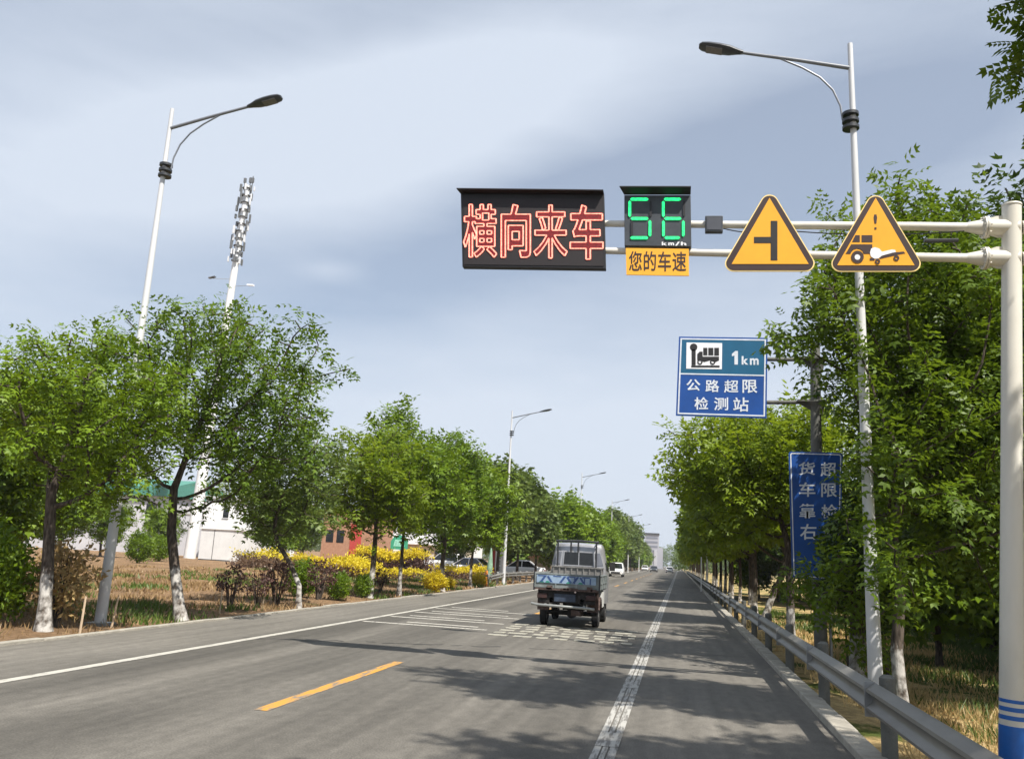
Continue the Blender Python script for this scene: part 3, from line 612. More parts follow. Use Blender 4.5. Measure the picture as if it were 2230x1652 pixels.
# ------------------------------------------------------------------ street lamps
LG = 'street lamps along the road'
def make_lamp(x, y, z, label, side=1, tilt=0.0):
    """side=1: the arm reaches towards +X"""
    t = thing('street_lamp', label, 'street lamp', (0, 0, 0), LG)
    mb = MB(); mb.tube([(0, 0, 0), (0, 0, 3), (0, 0, 9.2), (0, 0, 10.7)], [0.108, 0.086, 0.050, 0.042], 16); mb.build('pole', POLEW, t, True)
    mb = MB(); mb.box(-.2, .2, -.2, .2, -0.05, 0.03); mb.build('base_plate', GALV, t)
    mb = MB()
    for k in range(3): mb.tube([(0.04, 0, 9.12+k*0.12), (0.04, 0, 9.17+k*0.12)], [0.135, 0.135], 18)
    mb.build('collar', DARKM, t, True)
    mb = MB(); mb.tube([(0.0, 0, 10.24), (0.9, 0, 10.46), (1.8, 0, 10.66)], [0.036, 0.032, 0.028], 10)
    mb.tube([(0.165, 0, 9.3), (0.19, 0, 9.55), (0.30, 0, 9.85), (0.50, 0, 10.1), (0.78, 0, 10.3), (1.15, 0, 10.5)], 0.017, 8)
    mb.build('arm', ARMG, t, True)
    # cobra style head: flattened teardrop
    mb = MB(); rings = []
    ax = np.array([0.97, 0, 0.235]); upv = np.array([-0.235, 0, 0.97])
    for u, w, h in ((0.0, 0.045, 0.04), (0.10, 0.075, 0.055), (0.24, 0.135, 0.075), (0.42, 0.155, 0.08), (0.60, 0.15, 0.075), (0.72, 0.125, 0.06), (0.77, 0.07, 0.035)):
        c = np.array([1.76, 0, 10.65])+ax*u
        rings.append([tuple(c+np.array([0, math.cos(a)*w, 0])+upv*(math.sin(a)*(h if math.sin(a) > 0 else h*0.55))) for a in np.linspace(0, 2*math.pi, 14, endpoint=False)])
    loft(mb, rings); hd = mb.build('lamp_head', LAMPG, t, True)
    mb = MB(); c0 = np.array([1.76, 0, 10.65]); q = []
    for u, w in ((0.36, 0.10), (0.64, 0.10)):
        for s_ in (-1, 1): q.append(tuple(c0+ax*u+np.array([0, s_*w, 0])-upv*0.047))
    q2 = [tuple(np.array(p)+upv*0.02) for p in q]
    mb.hexa([q[0], q[1], q[3], q[2], q2[0], q2[1], q2[3], q2[2]]); mb.build('lamp_glass', pm('lamp_lens', (0.16, 0.15, 0.15), 0.3, 0, 0.3, 40), hd)
    t.location = (x, y, z); t.rotation_euler = (0, tilt, 0 if side > 0 else math.pi)
    return t
lamp = make_lamp(-10.58, 15.09, -0.02, 'tall white lamp rising through the leafy crowns at the left roadside', 1, R(-0.3))
lr = dup(lamp, (2.98, 13.7, -0.27), 'white lamp on the right, its arm reaching left above the warning signs', math.pi)
lr.rotation_euler = (0, R(0.3), math.pi)
for yy, lab in ((52, 'white lamp behind the guardrail, its arm over the small truck'), (89, 'far lamp standing clear of the trees, next beyond the guardrail lamp'),
                (126, 'small distant lamp over the dark trees beyond the truck cab'), (163, 'tiny distant lamp head just above the treetops'), (200, 'tiniest farthest lamp head, last of the row')):
    dup(lamp, (-9.8+(yy-52)*0.022 if yy > 52 else -9.8, yy, -0.02), lab)

# ------------------------------------------------------------------ guardrails
def rail(x, y0, y1, side, name_label, posts, z0, rise=0.0, ramp=None):
    t = thing('guardrail', name_label, 'guardrail', (x, y0, 0), 'steel guardrails')
    prof = [(0.0, 0.0), (0.03, 0.02), (0.075, 0.05), (0.08, 0.075), (0.03, 0.11), (0.02, 0.14), (0.03, 0.17), (0.08, 0.205), (0.075, 0.23), (0.03, 0.26), (0.0, 0.28)]
    th = 0.006
    def line(ya, yb, zs):
        mb = MB(); n = max(2, int((yb-ya)/4)+1); ys = np.linspace(ya, yb, n); rings = []
        for yy in ys:
            z = zs(yy); xx = drift(x, yy); r_ = [(xx+side*px_, yy, z+pz) for px_, pz in prof]+[(xx+side*(px_-th), yy, z+pz) for px_, pz in prof[::-1]]; rings.append(r_)
        loft(mb, rings); return mb
    zs = ramp or (lambda yy: z0)
    b_ = line(y0, y1, zs).build('beam', RAIL, t, True)
    for yy in posts[:14]:
        xx = drift(x, yy); mb = MB(); mb.box(min(xx, xx+side*0.09), max(xx, xx+side*0.09), yy-0.17, yy-0.155, zs(yy)-0.004, zs(yy)+0.286); mb.build('splice', GALV, b_)
    for yy in posts:
        mb = MB(); xp = drift(x, yy)-side*0.14
        gz = zr(xp, yy) if x > 0 else -0.03
        mb.tube([(xp, yy, gz-0.1), (xp, yy, zs(yy)+0.31), (xp, yy, zs(yy)+0.335)], [0.07, 0.07, 0.04], 12)
        p_ = mb.build('post', CONCD if x > 0 else GALV, t, True)
        if yy < 40 or (x < 0 and yy < 90):
            mb = MB(); xx = drift(x, yy); mb.box(min(xp, xx-side*.002), max(xp, xx-side*.002), yy-0.05, yy+0.05, zs(yy)+0.08, zs(yy)+0.2); mb.build('spacer', GALV, p_)
    return t
rail(1.68, -6, 330, -1, 'long grey steel guardrail running along the right side of the road', [1.4+3.5*i for i in range(60)], 0.42)
def rampL(yy): return 0.42-0.42*max(0, (49.5-yy)/3.0)**1.5
rail(-10.1, 48.0, 96, 1, 'pale steel guardrail on the left behind the truck, before parked cars', [48.4+2.6*i for i in range(19)], 0.42, ramp=rampL)
rail(-9.7, 112, 190, 1, 'distant strip of guardrail on the left beyond the white oncoming car', [112+4*i for i in range(20)], 0.42)

# ------------------------------------------------------------------ small truck
TX, TY = -2.44, 21.3
tr = thing('small_truck', 'battered grey mini truck with open bed and painted tailgate driving ahead', 'truck', (TX, TY, 0))
SILV = pm('truck_silver', (0.28, 0.285, 0.30), 0.32, 0.4, col2=(0.46, 0.46, 0.48), scale=3)
BEDP = pm('truck_bed_paint', (0.10, 0.12, 0.12), 0.6, 0.1, col2=(0.26, 0.285, 0.285), scale=5, bump=0.1)
RUST = pm('rusty_steel', (0.045, 0.026, 0.021), 0.9, 0.1, col2=(0.135, 0.095, 0.085), scale=9, bump=0.3)
CHAS = pm('chassis_dark', (0.02, 0.018, 0.017), 0.85, 0, 0.3, 8)
PAINTB = pm('tailgate_pale_blue', (0.24, 0.33, 0.45), 0.5, 0, 0.2, 8)
PAINTD = pm('tailgate_dark_blue', (0.03, 0.07, 0.20), 0.5, 0, 0.2, 8)
PAINTG = pm('tailgate_green', (0.03, 0.20, 0.15), 0.5, 0, 0.2, 8)
hw = 0.80
def T(x, y, z): return (TX+x, TY+y, z)
mb = MB(); mb.box(TX-hw+.02, TX+hw-.02, TY+0.04, TY+2.55, 0.90, 0.96); mb.build('bed_floor', BEDP, tr)
mb = MB(); mb.box(TX-hw, TX+hw, TY, TY+0.035, 0.93, 1.255); mb.box(TX-hw-.008, TX+hw+.008, TY-0.015, TY+0.045, 1.25, 1.285)
for x in (-.79, -.27, .25, .77): mb.box(TX+x-.02, TX+x+.02, TY-0.02, TY, 0.93, 1.25)
tg = mb.build('tailgate', BEDP, tr, bevel=0.006)
mb = MB()   # brush-painted shapes on the tailgate
def tgp(pts, y): mb.prismY([(TX+a, b) for a, b in pts], TY-0.022-y, TY-0.0155-y)
tgp([(-.74, 1.05), (.72, 1.05), (.72, 1.235), (-.74, 1.235)], 0); mb.build('paint_ground', PAINTB, tg)
mb = MB()
for x in (-.5, -.02, .3):
    tgp([(x-.16, 1.07), (x-.10, 1.07), (x+.01, 1.225), (x-.05, 1.225)], .004); tgp([(x+.16, 1.07), (x+.10, 1.07), (x-.0+.012, 1.2), (x+.05, 1.225)], .004)
for x in (-.62, -.24, .12, .47): tgp([(x-.09, 1.205), (x+.10, 1.205), (x+.10, 1.228), (x-.09, 1.228)], .0045)
for x in (.20, .44, .58): tgp([(x-.014, 1.06), (x+.014, 1.06), (x+.014, 1.2), (x-.014, 1.2)], .005)
mb.build('painted_stroke', PAINTD, tg)
mb = MB()
for x in (-.47, -.62, .05, .34): tgp([(x-.06, 1.055), (x+.07, 1.055), (x+.02, 1.10), (x-.03, 1.095)], .0035)
mb.build('painted_base', PAINTG, tg)
mb = MB(); mb.box(TX-hw+.02, TX+hw-.02, TY-.018, TY+.05, 0.88, 0.925)
for i in range(9): x = random.uniform(-.7, .7); mb.box(TX+x-.07, TX+x+.07, TY-.024, TY-.016, 0.9, 0.9+random.uniform(.03, .1))
mb.build('rear_sill', RUST, tr)
for s_ in (-1, 1):
    mb = MB(); x0 = TX+s_*hw; mb.box(min(x0, x0-s_*.03), max(x0, x0-s_*.03), TY+.05, TY+2.5, 0.93, 1.25); mb.box(min(x0+s_*.01, x0-s_*.04), max(x0+s_*.01, x0-s_*.04), TY+.05, TY+2.5, 1.25, 1.28)
    for y in (0.08, .9, 1.7, 2.45): mb.box(min(x0, x0+s_*.02), max(x0, x0+s_*.02), TY+y-.025, TY+y+.025, 0.93, 1.25)
    mb.box(min(x0, x0+s_*.012), max(x0, x0+s_*.012), TY+.1, TY+2.45, 1.06, 1.09)
    mb.build('side_gate', BEDP, tr, bevel=0.005)
mb = MB(); mb.box(TX-hw-.02, TX-hw+.01, TY-.02, TY+.06, 0.86, 1.30); mb.build('corner_post', DARKM, tr); mb = MB(); mb.box(TX+hw-.01, TX+hw+.02, TY-.02, TY+.06, 0.86, 1.30); mb.build('corner_post', DARKM, tr)
# headboard with ribs
mb = MB(); mb.box(TX-.70, TX+.70, TY+2.50, TY+2.53, 0.93, 1.43)
for i in range(9): x = -.66+i*.165; mb.box(TX+x-.02, TX+x+.02, TY+2.47, TY+2.5, 0.95, 1.42)
mb.box(TX-.72, TX+.72, TY+2.46, TY+2.54, 1.42, 1.46); mb.build('headboard', pm('headboard_paint', (.10, .095, .09), .7, .1, col2=(.24, .23, .22), scale=7), tr, bevel=.004)
# cab: lofted shell
mb = MB(); y0, y1 = TY+2.6, TY+4.05
def ring(y, zb, zm, zt, wb, wm, wt):
    r = 0.10
    return [(TX-wb, y, zb), (TX+wb, y, zb), (TX+wm, y, zm), (TX+wt+.035, y, zt-.10), (TX+wt-.0, y, zt-.01), (TX+wt*.5, y, zt+.005), (TX, y, zt+.01), (TX-wt*.5, y, zt+.005), (TX-wt+.0, y, zt-.01), (TX-wt-.035, y, zt-.10), (TX-wm, y, zm)]
loft(mb, [ring(y0, .55, 1.36, 1.98, .70, .72, .58), ring(y0+.04, .52, 1.36, 2.06, .74, .75, .61), ring(y0+.30, .5, 1.34, 2.10, .76, .77, .62), ring(y0+.8, .5, 1.32, 2.07, .76, .77, .62), ring(y0+1.05, .5, 1.30, 1.93, .76, .77, .63), ring(y0+1.42, .5, 1.28, 1.36, .75, .76, .70), ring(y0+1.52, .5, 1.05, 1.12, .70, .72, .62)])
cab = mb.build('cab', SILV, tr, True)
mb = MB(); mb.prismY([(TX-.40, 1.50), (TX+.42, 1.50), (TX+.40, 1.84), (TX-.38, 1.84)], y0-.012, y0+.01); rw = mb.build('rear_window', GLASSD, cab)
mb = MB(); mb.box(TX+.005, TX+.03, y0-.02, y0-.012, 1.5, 1.84); mb.ringY([(TX-.43, 1.47), (TX+.45, 1.47), (TX+.43, 1.87), (TX-.41, 1.87)], [(TX-.40, 1.50), (TX+.42, 1.50), (TX+.40, 1.84), (TX-.38, 1.84)], y0-.018, y0-.004); mb.build('window_frame', SILV, rw)
mb = MB()
for s_ in (-1, 1):
    mb.hexa([(TX+s_*.70, y0+.0-.006, 1.5), (TX+s_*.50, y0-.012, 1.5), (TX+s_*.50, y0-.008, 1.505), (TX+s_*.70, y0, 1.505), (TX+s_*.595, y0-.006, 1.84), (TX+s_*.46, y0-.012, 1.84), (TX+s_*.46, y0-.008, 1.845), (TX+s_*.595, y0, 1.845)]); mb.build('corner_window', pm('grey_glass', (0.16, 0.17, 0.20), 0.12, 0, 0.1), cab); mb = MB()
for s_ in (-1, 1):
    mb = MB(); x0 = TX+s_*.775; x1_ = TX+s_*.648
    mb.hexa([(x0, y0+.25, 1.40), (x0, y0+1.25, 1.36), (x0-s_*.01, y0+1.25, 1.36), (x0-s_*.01, y0+.25, 1.40), (x1_, y0+.3, 1.90), (x1_, y0+.92, 1.88), (x1_-s_*.01, y0+.92, 1.88), (x1_-s_*.01, y0+.3, 1.90)])
    mb.build('side_window', GLASSD, cab)
    mb = MB(); mb.box(TX+s_*.80-.02, TX+s_*.80+.02+s_*.12, y0+1.25, y0+1.29, 1.38, 1.62); mb.tube([(TX+s_*.74, y0+1.25, 1.45), (TX+s_*.86, y0+1.27, 1.45)], .012, 6); mb.build('mirror', BLACK, tr, bevel=.01)
# rack over the cab
mb = MB(); ry = TY+2.50
for x in (-.56, -.20, .0, .50): mb.tube([T(x, 2.50, 1.45 if x in (-.56, .5) else 1.84), T(x, 2.50, 2.14)], .024, 6)
mb.tube([T(-.62, 2.50, 2.13), T(-.2, 2.50, 2.15), T(.2, 2.50, 2.15), T(.56, 2.50, 2.13)], .028, 8)
for x in (-.56, .50): mb.tube([T(x, 2.50, 2.12), T(x, 2.9, 2.17), T(x, 3.3, 2.16)], .016, 6)
mb.tube([T(-.56, 3.3, 2.16), T(.50, 3.3, 2.16)], .016, 6)
mb.build('cab_rack', DARKM, tr, True)
# underside
mb = MB(); mb.box(TX-.42, TX-.34, TY+.1, TY+3.9, .55, .70); mb.box(TX+.34, TX+.42, TY+.1, TY+3.9, .55, .70); mb.box(TX-.7, TX+.7, TY+.1, TY+.2, .58, .88)
for y in (.8, 1.6, 2.4): mb.box(TX-.42, TX+.42, TY+y, TY+y+.08, .58, .88)
mb.tube([T(-.62, 1.0, .31), T(.62, 1.0, .31)], .06, 10); mb.tube([T(.05, .92, .31), T(.05, 1.12, .31)], .13, 12); mb.box(TX-.25, TX+.3, TY+1.5, TY+2.3, .35, .62)
mb.build('chassis', CHAS, tr)
mb = MB(); mb.tube([T(.30, .05, .36), T(.30, .9, .36)], [.05, .05], 10); mb.box(TX+.10, TX+.36, TY+.3, TY+.8, .28, .42); mb.build('exhaust', RUST, tr, True)
mb = MB(); mb.box(TX-.3, TX+.22, TY+.06, TY+.075, .62, .80); mb.build('licence_plate', pm('plate_dark', (0.03, 0.045, 0.075), .6, 0, .3, 12), tr)
mb = MB(); mb.tube([T(-.84, -.06, .545), T(-.70, -.12, .525), T(.55, -.12, .50), T(.70, -.07, .48)], .032, 10)
for x in (-.5, .45): mb.box(TX+x-.02, TX+x+.02, TY-.1, TY+.3, .5, .56)
mb.build('bumper_bar', pm('bumper_steel', (0.28, 0.29, 0.28), .45, .5, .2), tr, True)
for s_ in (-1, 1):
    mb = MB(); mb.box(TX+s_*.60-.12, TX+s_*.60+.12, TY+.04, TY+.1, .68, .80); mb.build('tail_lamp', pm('dirty_tail_lamp', (0.035, 0.012, 0.01), .6, 0, .4, 9), tr, bevel=.01)
    mb = MB(); mb.box(TX+s_*.62-.14, TX+s_*.62+.14, TY+.42, TY+.44, .38, .90); mb.build('mud_flap', RUST, tr)
mb = MB(); mb.tube([T(.22, -.01, .86), T(.22, .01, .86)], .022, 10); mb.build('reflector', pm('reflector', (.75, .6, .55), .3, 0, .1), tr)
def wheel(parent, x, y, r, w, rimmat):
    mb = MB(); prof = [(-w/2, r*.62), (-w/2, r*.9), (-w*.38, r), (w*.38, r), (w/2, r*.9), (w/2, r*.62)]
    n = 26; rings = [[(x+px_, y+math.cos(a)*pr_, r+math.sin(a)*pr_) for px_, pr_ in prof] for a in np.linspace(0, 2*math.pi, n, endpoint=False)]
    vs = [p for q in rings for p in q]; k = len(prof); fs = [(i*k+j, i*k+(j+1) % k, ((i+1) % n)*k+(j+1) % k, ((i+1) % n)*k+j) for i in range(n) for j in range(k)]
    mb.add(vs, fs); wl = mb.build('wheel', BLACK, parent, True)
    mb = MB(); mb.tube([(x-w*.36, y, r), (x+w*.36, y, r)], r*.60, 20); mb.tube([(x-w*.44, y, r), (x+w*.44, y, r)], r*.22, 12); mb.build('rim', rimmat, wl, True)
RIM = pm('rim_steel', (0.42, 0.42, 0.42), .45, .4, .2)
for s_ in (-1, 1):
    wheel(tr, TX+s_*.655, TY+1.0, .30, .17, RIM); wheel(tr, TX+s_*.66, TY+3.25, .30, .17, RIM)
    mb = MB()   # wheel arch over the rear wheel
    rings = []
    for a in np.linspace(R(15), R(165), 9): rings.append([(TX+s_*.60, TY+1.0+math.cos(a)*.36, .34+math.sin(a)*.36), (TX+s_*.78, TY+1.0+math.cos(a)*.36, .34+math.sin(a)*.36), (TX+s_*.78, TY+1.0+math.cos(a)*.39, .34+math.sin(a)*.40), (TX+s_*.60, TY+1.0+math.cos(a)*.39, .34+math.sin(a)*.40)])
    loft(mb, rings); mb.build('mudguard', RUST, tr)
mb = MB(); mb.box(TX+.70, TX+.76, TY+1.6, TY+2.3, .45, .85); mb.build('tool_box', pm('box_white', (.6, .6, .58), .5, 0, .15), tr, bevel=.01)

# ------------------------------------------------------------------ cars
CARG = 'cars on and beside the road'
def make_car(label, cat, paint, suv):
    t = thing('car', label, cat, (0, 0, 0), CARG); Lh, w = (2.25, .90)
    zb, zh, zr_ = (.30, 1.02, 1.68) if suv else (.24, .90, 1.44)
    mb = MB()
    def sec(y, w0, z0, z1): return [(-w0*.92, y, z0), (w0*.92, y, z0), (w0, y, z0+.18), (w0, y, z1-.14), (w0*.93, y, z1-.02), (w0*.6, y, z1+.01), (-w0*.6, y, z1+.01), (-w0*.93, y, z1-.02), (-w0, y, z1-.14), (-w0, y, z0+.18)]
    loft(mb, [sec(-Lh, w*.80, zb+.12, zh-.12), sec(-Lh+.12, w*.94, zb, zh), sec(-1.2, w, zb-.04, zh+.02), sec(.8, w, zb-.04, zh), sec(1.5, w*.98, zb-.02, zh-.1), sec(Lh-.15, w*.92, zb, zh-.2), sec(Lh, w*.78, zb+.1, zh-.3)])
    body = mb.build('body', paint, t, True)
    mb = MB(); b0, b1 = (-2.05, 1.15) if suv else (-1.6, 1.1); r0, r1 = (-1.75, .35) if suv else (-.85, .25)
    def gsec(y, wt, z): return [(-w*.93, y, zh-.06), (w*.93, y, zh-.06), (wt, y, z), (-wt, y, z)]
    loft(mb, [[(-w*.9, b0, zh-.05), (w*.9, b0, zh-.05), (w*.9, b0+.02, zh-.03), (-w*.9, b0+.02, zh-.03)], gsec(r0, w*.72, zr_-.04), gsec(r1, w*.73, zr_-.04), [(-w*.9, b1, zh-.05), (w*.9, b1, zh-.05), (w*.9, b1-.02, zh-.03), (-w*.9, b1-.02, zh-.03)]])
    mb.build('window', GLASSD, t)
    mb = MB(); loft(mb, [[(-w*.70, r0-.05, zr_-.06), (w*.70, r0-.05, zr_-.06), (w*.66, r0-.02, zr_), (-w*.66, r0-.02, zr_)], [(-w*.75, (r0+r1)/2, zr_-.05), (w*.75, (r0+r1)/2, zr_-.05), (w*.66, (r0+r1)/2, zr_+.03), (-w*.66, (r0+r1)/2, zr_+.03)], [(-w*.72, r1+.06, zr_-.07), (w*.72, r1+.06, zr_-.07), (w*.66, r1, zr_), (-w*.66, r1, zr_)]])
    for s_ in (-1, 1):
        for ya, yb in ((b0+.04, r0), (b1-.04, r1), (-.25, -.25)): mb.tube([(s_*w*.92, ya, zh-.04), (s_*w*.735, yb, zr_-.04)], .035, 6)
    mb.build('roof', paint, t, True)
    for s_ in (-1, 1):
        mb = MB(); mb.box(s_*w*.72-.15, s_*w*.72+.15, Lh-.12, Lh-.0, zh-.38, zh-.24); mb.build('headlight', pm('headlight', (.75, .77, .8), .1, 0, .1), t, bevel=.02)
        mb = MB(); mb.box(s_*w*.76-.12, s_*w*.76+.12, -Lh-.02, -Lh+.08, zh-.34, zh-.14); mb.build('tail_light', pm('tail_lamp', (0.16, 0.012, 0.01)), t, bevel=.02)
        for y in (-1.35, 1.38): wheel(t, s_*w*.86, y, .33, .22, RIM)
    mb = MB(); mb.box(-.55, .55, Lh-.03, Lh+.02, zb+.08, zh-.42); mb.box(-.5, .5, -Lh-.02, -Lh+.02, zb+.05, zb+.2); mb.build('grille', BLACK, t)
    return t
CARW = pm('car_white', (.80, .80, .80), .25, 0, .02); CARD = pm('car_dark', (.06, .065, .075), .3, .2, .05)
suv = make_car('white off-road car coming towards us, half hidden behind the truck', 'car', CARW, True)
suv.location = (-6.25, 108, 0.005); suv.rotation_euler = (0, 0, math.pi)
sedan = make_car('white car far ahead in our lane near the vanishing point', 'car', CARW, False); sedan.location = (0.35, 215, 0.005)
dk = make_car('dark car far down the road, approaching in the opposite lane', 'car', CARD, False); dk.location = (-3.4, 215, 0.005); dk.rotation_euler = (0, 0, math.pi)
dup(sedan, (-6.2, 240, 0.005), 'pale car farthest away at the left edge of the road', math.pi)
dup(sedan, (-15.2, 66, 0), 'white car parked side on behind the left guardrail', R(80))
dup(sedan, (-12.6, 74, 0), 'white car parked behind the guardrail and seen over the truck bed', R(95))
dup(suv, (-21.8, 84, 0), 'white car parked far left of the guardrail end, behind a sloping hedge', R(70))

# ------------------------------------------------------------------ buildings on the left
def vx(px, py, Y): return float(at(px, py, Y)[0])
def vz(px, py, Y): return float(at(px, py, Y)[2])
WALLG = pm('wall_grey', (0.50, 0.50, 0.52), .8, 0, .10, .6)
WALLW = pm('wall_white', (0.78, 0.78, 0.77), .7, 0, .06, .8)
WALLT = pm('wall_cream', (0.55, 0.48, 0.36), .8, 0, .10, .8)
BRICK = pm('wall_brick', (0.30, 0.15, 0.09), .85, 0, col2=(0.42, 0.24, 0.15), scale=3)
REDP = pm('red_panel', (0.42, 0.05, 0.04), .6, 0, .12)
GREENR = pm('roof_green', (0.07, 0.22, 0.17), .6, 0, .15)
# workshop with green eaves
Y = 88; x0, x1 = vx(-160, 1150, Y), vx(362, 1150, Y); zt = vz(300, 1078, Y)
b = thing('workshop', 'long pale grey workshop with a green roof edge behind the left trees', 'building', ((x0+x1)/2, Y, 0))
mb = MB(); mb.box(x0, x1, Y, Y+12, -.2, zt); mb.build('wall', WALLG, b)
mb = MB(); mb.box(x0-.4, x1+.4, Y-.5, Y+12.5, zt, zt+1.0); mb.hexa([(x0-.3, Y-.4, zt+1.0), (x1+.3, Y-.4, zt+1.0), (x1+.3, Y+12.4, zt+1.0), (x0-.3, Y+12.4, zt+1.0), (x0-.3, Y+5, zt+2.2), (x1+.3, Y+5, zt+2.2), (x1+.3, Y+7, zt+2.2), (x0-.3, Y+7, zt+2.2)]); mb.build('roof', GREENR, b)
for px in (40, 318):
    xx = vx(px, 1110, Y); mb = MB(); mb.box(xx, xx+1.3, Y-.03, Y+.1, zt-2.4, zt-.9); w_ = mb.build('window', GLASSD, b); mb = MB(); mb.box(xx-.1, xx+1.4, Y-.1, Y-.02, zt-2.55, zt-2.4); mb.build('sill', WALLW, w_)
Y = 86; x0, x1 = vx(366, 1170, Y), vx(437, 1170, Y); zt = vz(400, 1120, Y)
b = thing('yard_wall', 'plain pale wall between the workshop and the white house', 'wall', ((x0+x1)/2, Y, 0))
mb = MB(); mb.box(x0, x1, Y, Y+.3, -.2, zt); mb.build('panel', WALLG, b)
mb = MB(); mb.box(x0-.05, x1+.05, Y-.06, Y+.36, zt, zt+.12); mb.build('coping', CONC, b)
# white house behind the shed
Y = 81; x0, x1 = vx(441, 1150, Y), vx(572, 1150, Y); zt = vz(500, 1086, Y)
b = thing('white_house', 'bright white two storey house rising behind the small shed', 'building', ((x0+x1)/2, Y, 0))
mb = MB(); mb.box(x0, x1, Y, Y+8, -.2, zt); mb.build('wall', WALLW, b)
mb = MB(); mb.box(x0-.2, x1+.2, Y-.2, Y+8.2, zt, zt+.25); mb.build('roof', WALLG, b)
for px in (486,):
    xx = vx(px, 1120, Y); mb = MB(); mb.box(xx, xx+.6, Y-.03, Y+.1, zt-1.9, zt-.9); w_ = mb.build('window', GLASSD, b); mb = MB(); mb.box(xx-.06, xx+.66, Y-.08, Y-.02, zt-1.98, zt-1.9); mb.build('sill', WALLG, w_)
# shed
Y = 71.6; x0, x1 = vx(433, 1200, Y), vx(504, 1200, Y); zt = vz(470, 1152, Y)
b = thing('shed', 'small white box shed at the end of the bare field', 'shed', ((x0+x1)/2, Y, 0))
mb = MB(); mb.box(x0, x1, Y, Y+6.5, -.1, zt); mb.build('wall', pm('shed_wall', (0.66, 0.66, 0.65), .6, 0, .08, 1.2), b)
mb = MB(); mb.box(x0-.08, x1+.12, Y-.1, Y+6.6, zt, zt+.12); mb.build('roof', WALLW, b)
mb = MB(); xm = x0+(x1-x0)*.42; mb.box(xm-.02, xm+.02, Y-.02, Y, 0, zt); mb.box(x0+.02, x1-.02, Y-.015, Y, .02, .1); mb.build('panel_joint', DARKM, b)
# brick building and the white block beyond it
Y = 108; x0, x1 = vx(700, 1180, Y), vx(802, 1180, Y); zt = vz(760, 1110, Y)
b = thing('brick_building', 'red brown brick building with a red wall panel between the trees', 'building', ((x0+x1)/2, Y, 0))
mb = MB(); mb.box(x0, x1, Y, Y+10, -.2, zt); mb.build('wall', BRICK, b)
xa, xb_ = vx(762, 1180, Y), vx(786, 1180, Y); mb = MB(); mb.box(xa, xb_, Y-.06, Y, 0, vz(770, 1140, Y)); mb.build('red_panel', REDP, b)
mb = MB(); mb.box(x0-.2, x1+.2, Y-.2, Y+10.2, zt, zt+.4); mb.build('roof', WALLG, b)
for px in (712, 735): xx = vx(px, 1150, Y); mb = MB(); mb.box(xx, xx+1, Y-.03, Y+.1, 2.4, 4); mb.build('window', GLASSD, b)
Y = 128; x0, x1 = vx(806, 1180, Y), vx(1015, 1180, Y); zt = vz(900, 1085, Y)
b = thing('white_block', 'white multi storey block with narrow windows seen through the trees', 'building', ((x0+x1)/2, Y, 0))
mb = MB(); mb.box(x0, x1, Y, Y+12, -.2, zt); mb.build('wall', WALLW, b)
mb = MB(); mb.box(x0-.2, x1+.2, Y-.2, Y+12.2, zt, zt+.4); mb.build('roof', WALLG, b)
for i in range(11):
    for fl in range(2):
        xx = x0+.5+i*(x1-x0-1)/11; mb = MB(); mb.box(xx, xx+.75, Y-.03, Y+.1, 4.6+fl*2.6, 6.3+fl*2.6); mb.build('window', GLASSD, b)
mb = MB(); mb.box(x0+.2, vx(852, 1170, Y), Y-.3, Y-.02, vz(830, 1182, Y), vz(830, 1162, Y)); mb.build('shop_sign', pm('shop_blue', (0.25, 0.36, 0.55), .5, 0, .2, 2), b)
Y = 118; x0, x1 = vx(870, 1200, Y), vx(1010, 1200, Y); zt = vz(930, 1186, Y)
b = thing('shop_row', 'low cream row of shops behind the yellow topped hedge', 'building', ((x0+x1)/2, Y, 0))
mb = MB(); mb.box(x0, x1, Y, Y+6, -.2, zt); mb.build('wall', WALLT, b)
mb = MB(); mb.box(x0-.2, x1+.2, Y-.6, Y+6.2, zt, zt+.25); mb.build('roof', WALLW, b)
for i in range(6):
    xx = x0+.5+i*(x1-x0)/6; mb = MB(); mb.box(xx, xx+.95, Y-.03, Y+.1, .05, zt*.72); mb.build('door', DARKM if i % 2 else WALLG, b)
# green rounded board on a stand
Y = 96; x0, x1 = vx(851, 1180, Y), vx(888, 1180, Y); z0, z1 = vz(870, 1196, Y), vz(870, 1164, Y)
b = thing('green_board', 'rounded green board on legs seen through the forked young tree', 'signboard', ((x0+x1)/2, Y, 0))
mb = MB(); mb.prismY([(x0, z0), (x1, z0), (x1, z0+(z1-z0)*.55), (x1-.4, z1-.15), ((x0+x1)/2, z1), (x0+.4, z1-.15), (x0, z0+(z1-z0)*.55)], Y, Y+.12); mb.build('board', pm('board_green', (.04, .30, .17), .5, 0, .15), b)
mb = MB(); mb.prismY([(x0+.35, z0+.35), (x1-.35, z0+.35), (x1-.5, z1-.55), (x0+.5, z1-.55)], Y-.02, Y); mb.build('picture', pm('board_pale', (.25, .55, .42), .5, 0, .4, 4), b)
mb = MB(); mb.tube([(x0+.3, Y+.06, 0), (x0+.3, Y+.06, z0)], .06, 8); mb.tube([(x1-.3, Y+.06, 0), (x1-.3, Y+.06, z0)], .06, 8); mb.build('leg', GALV, b)
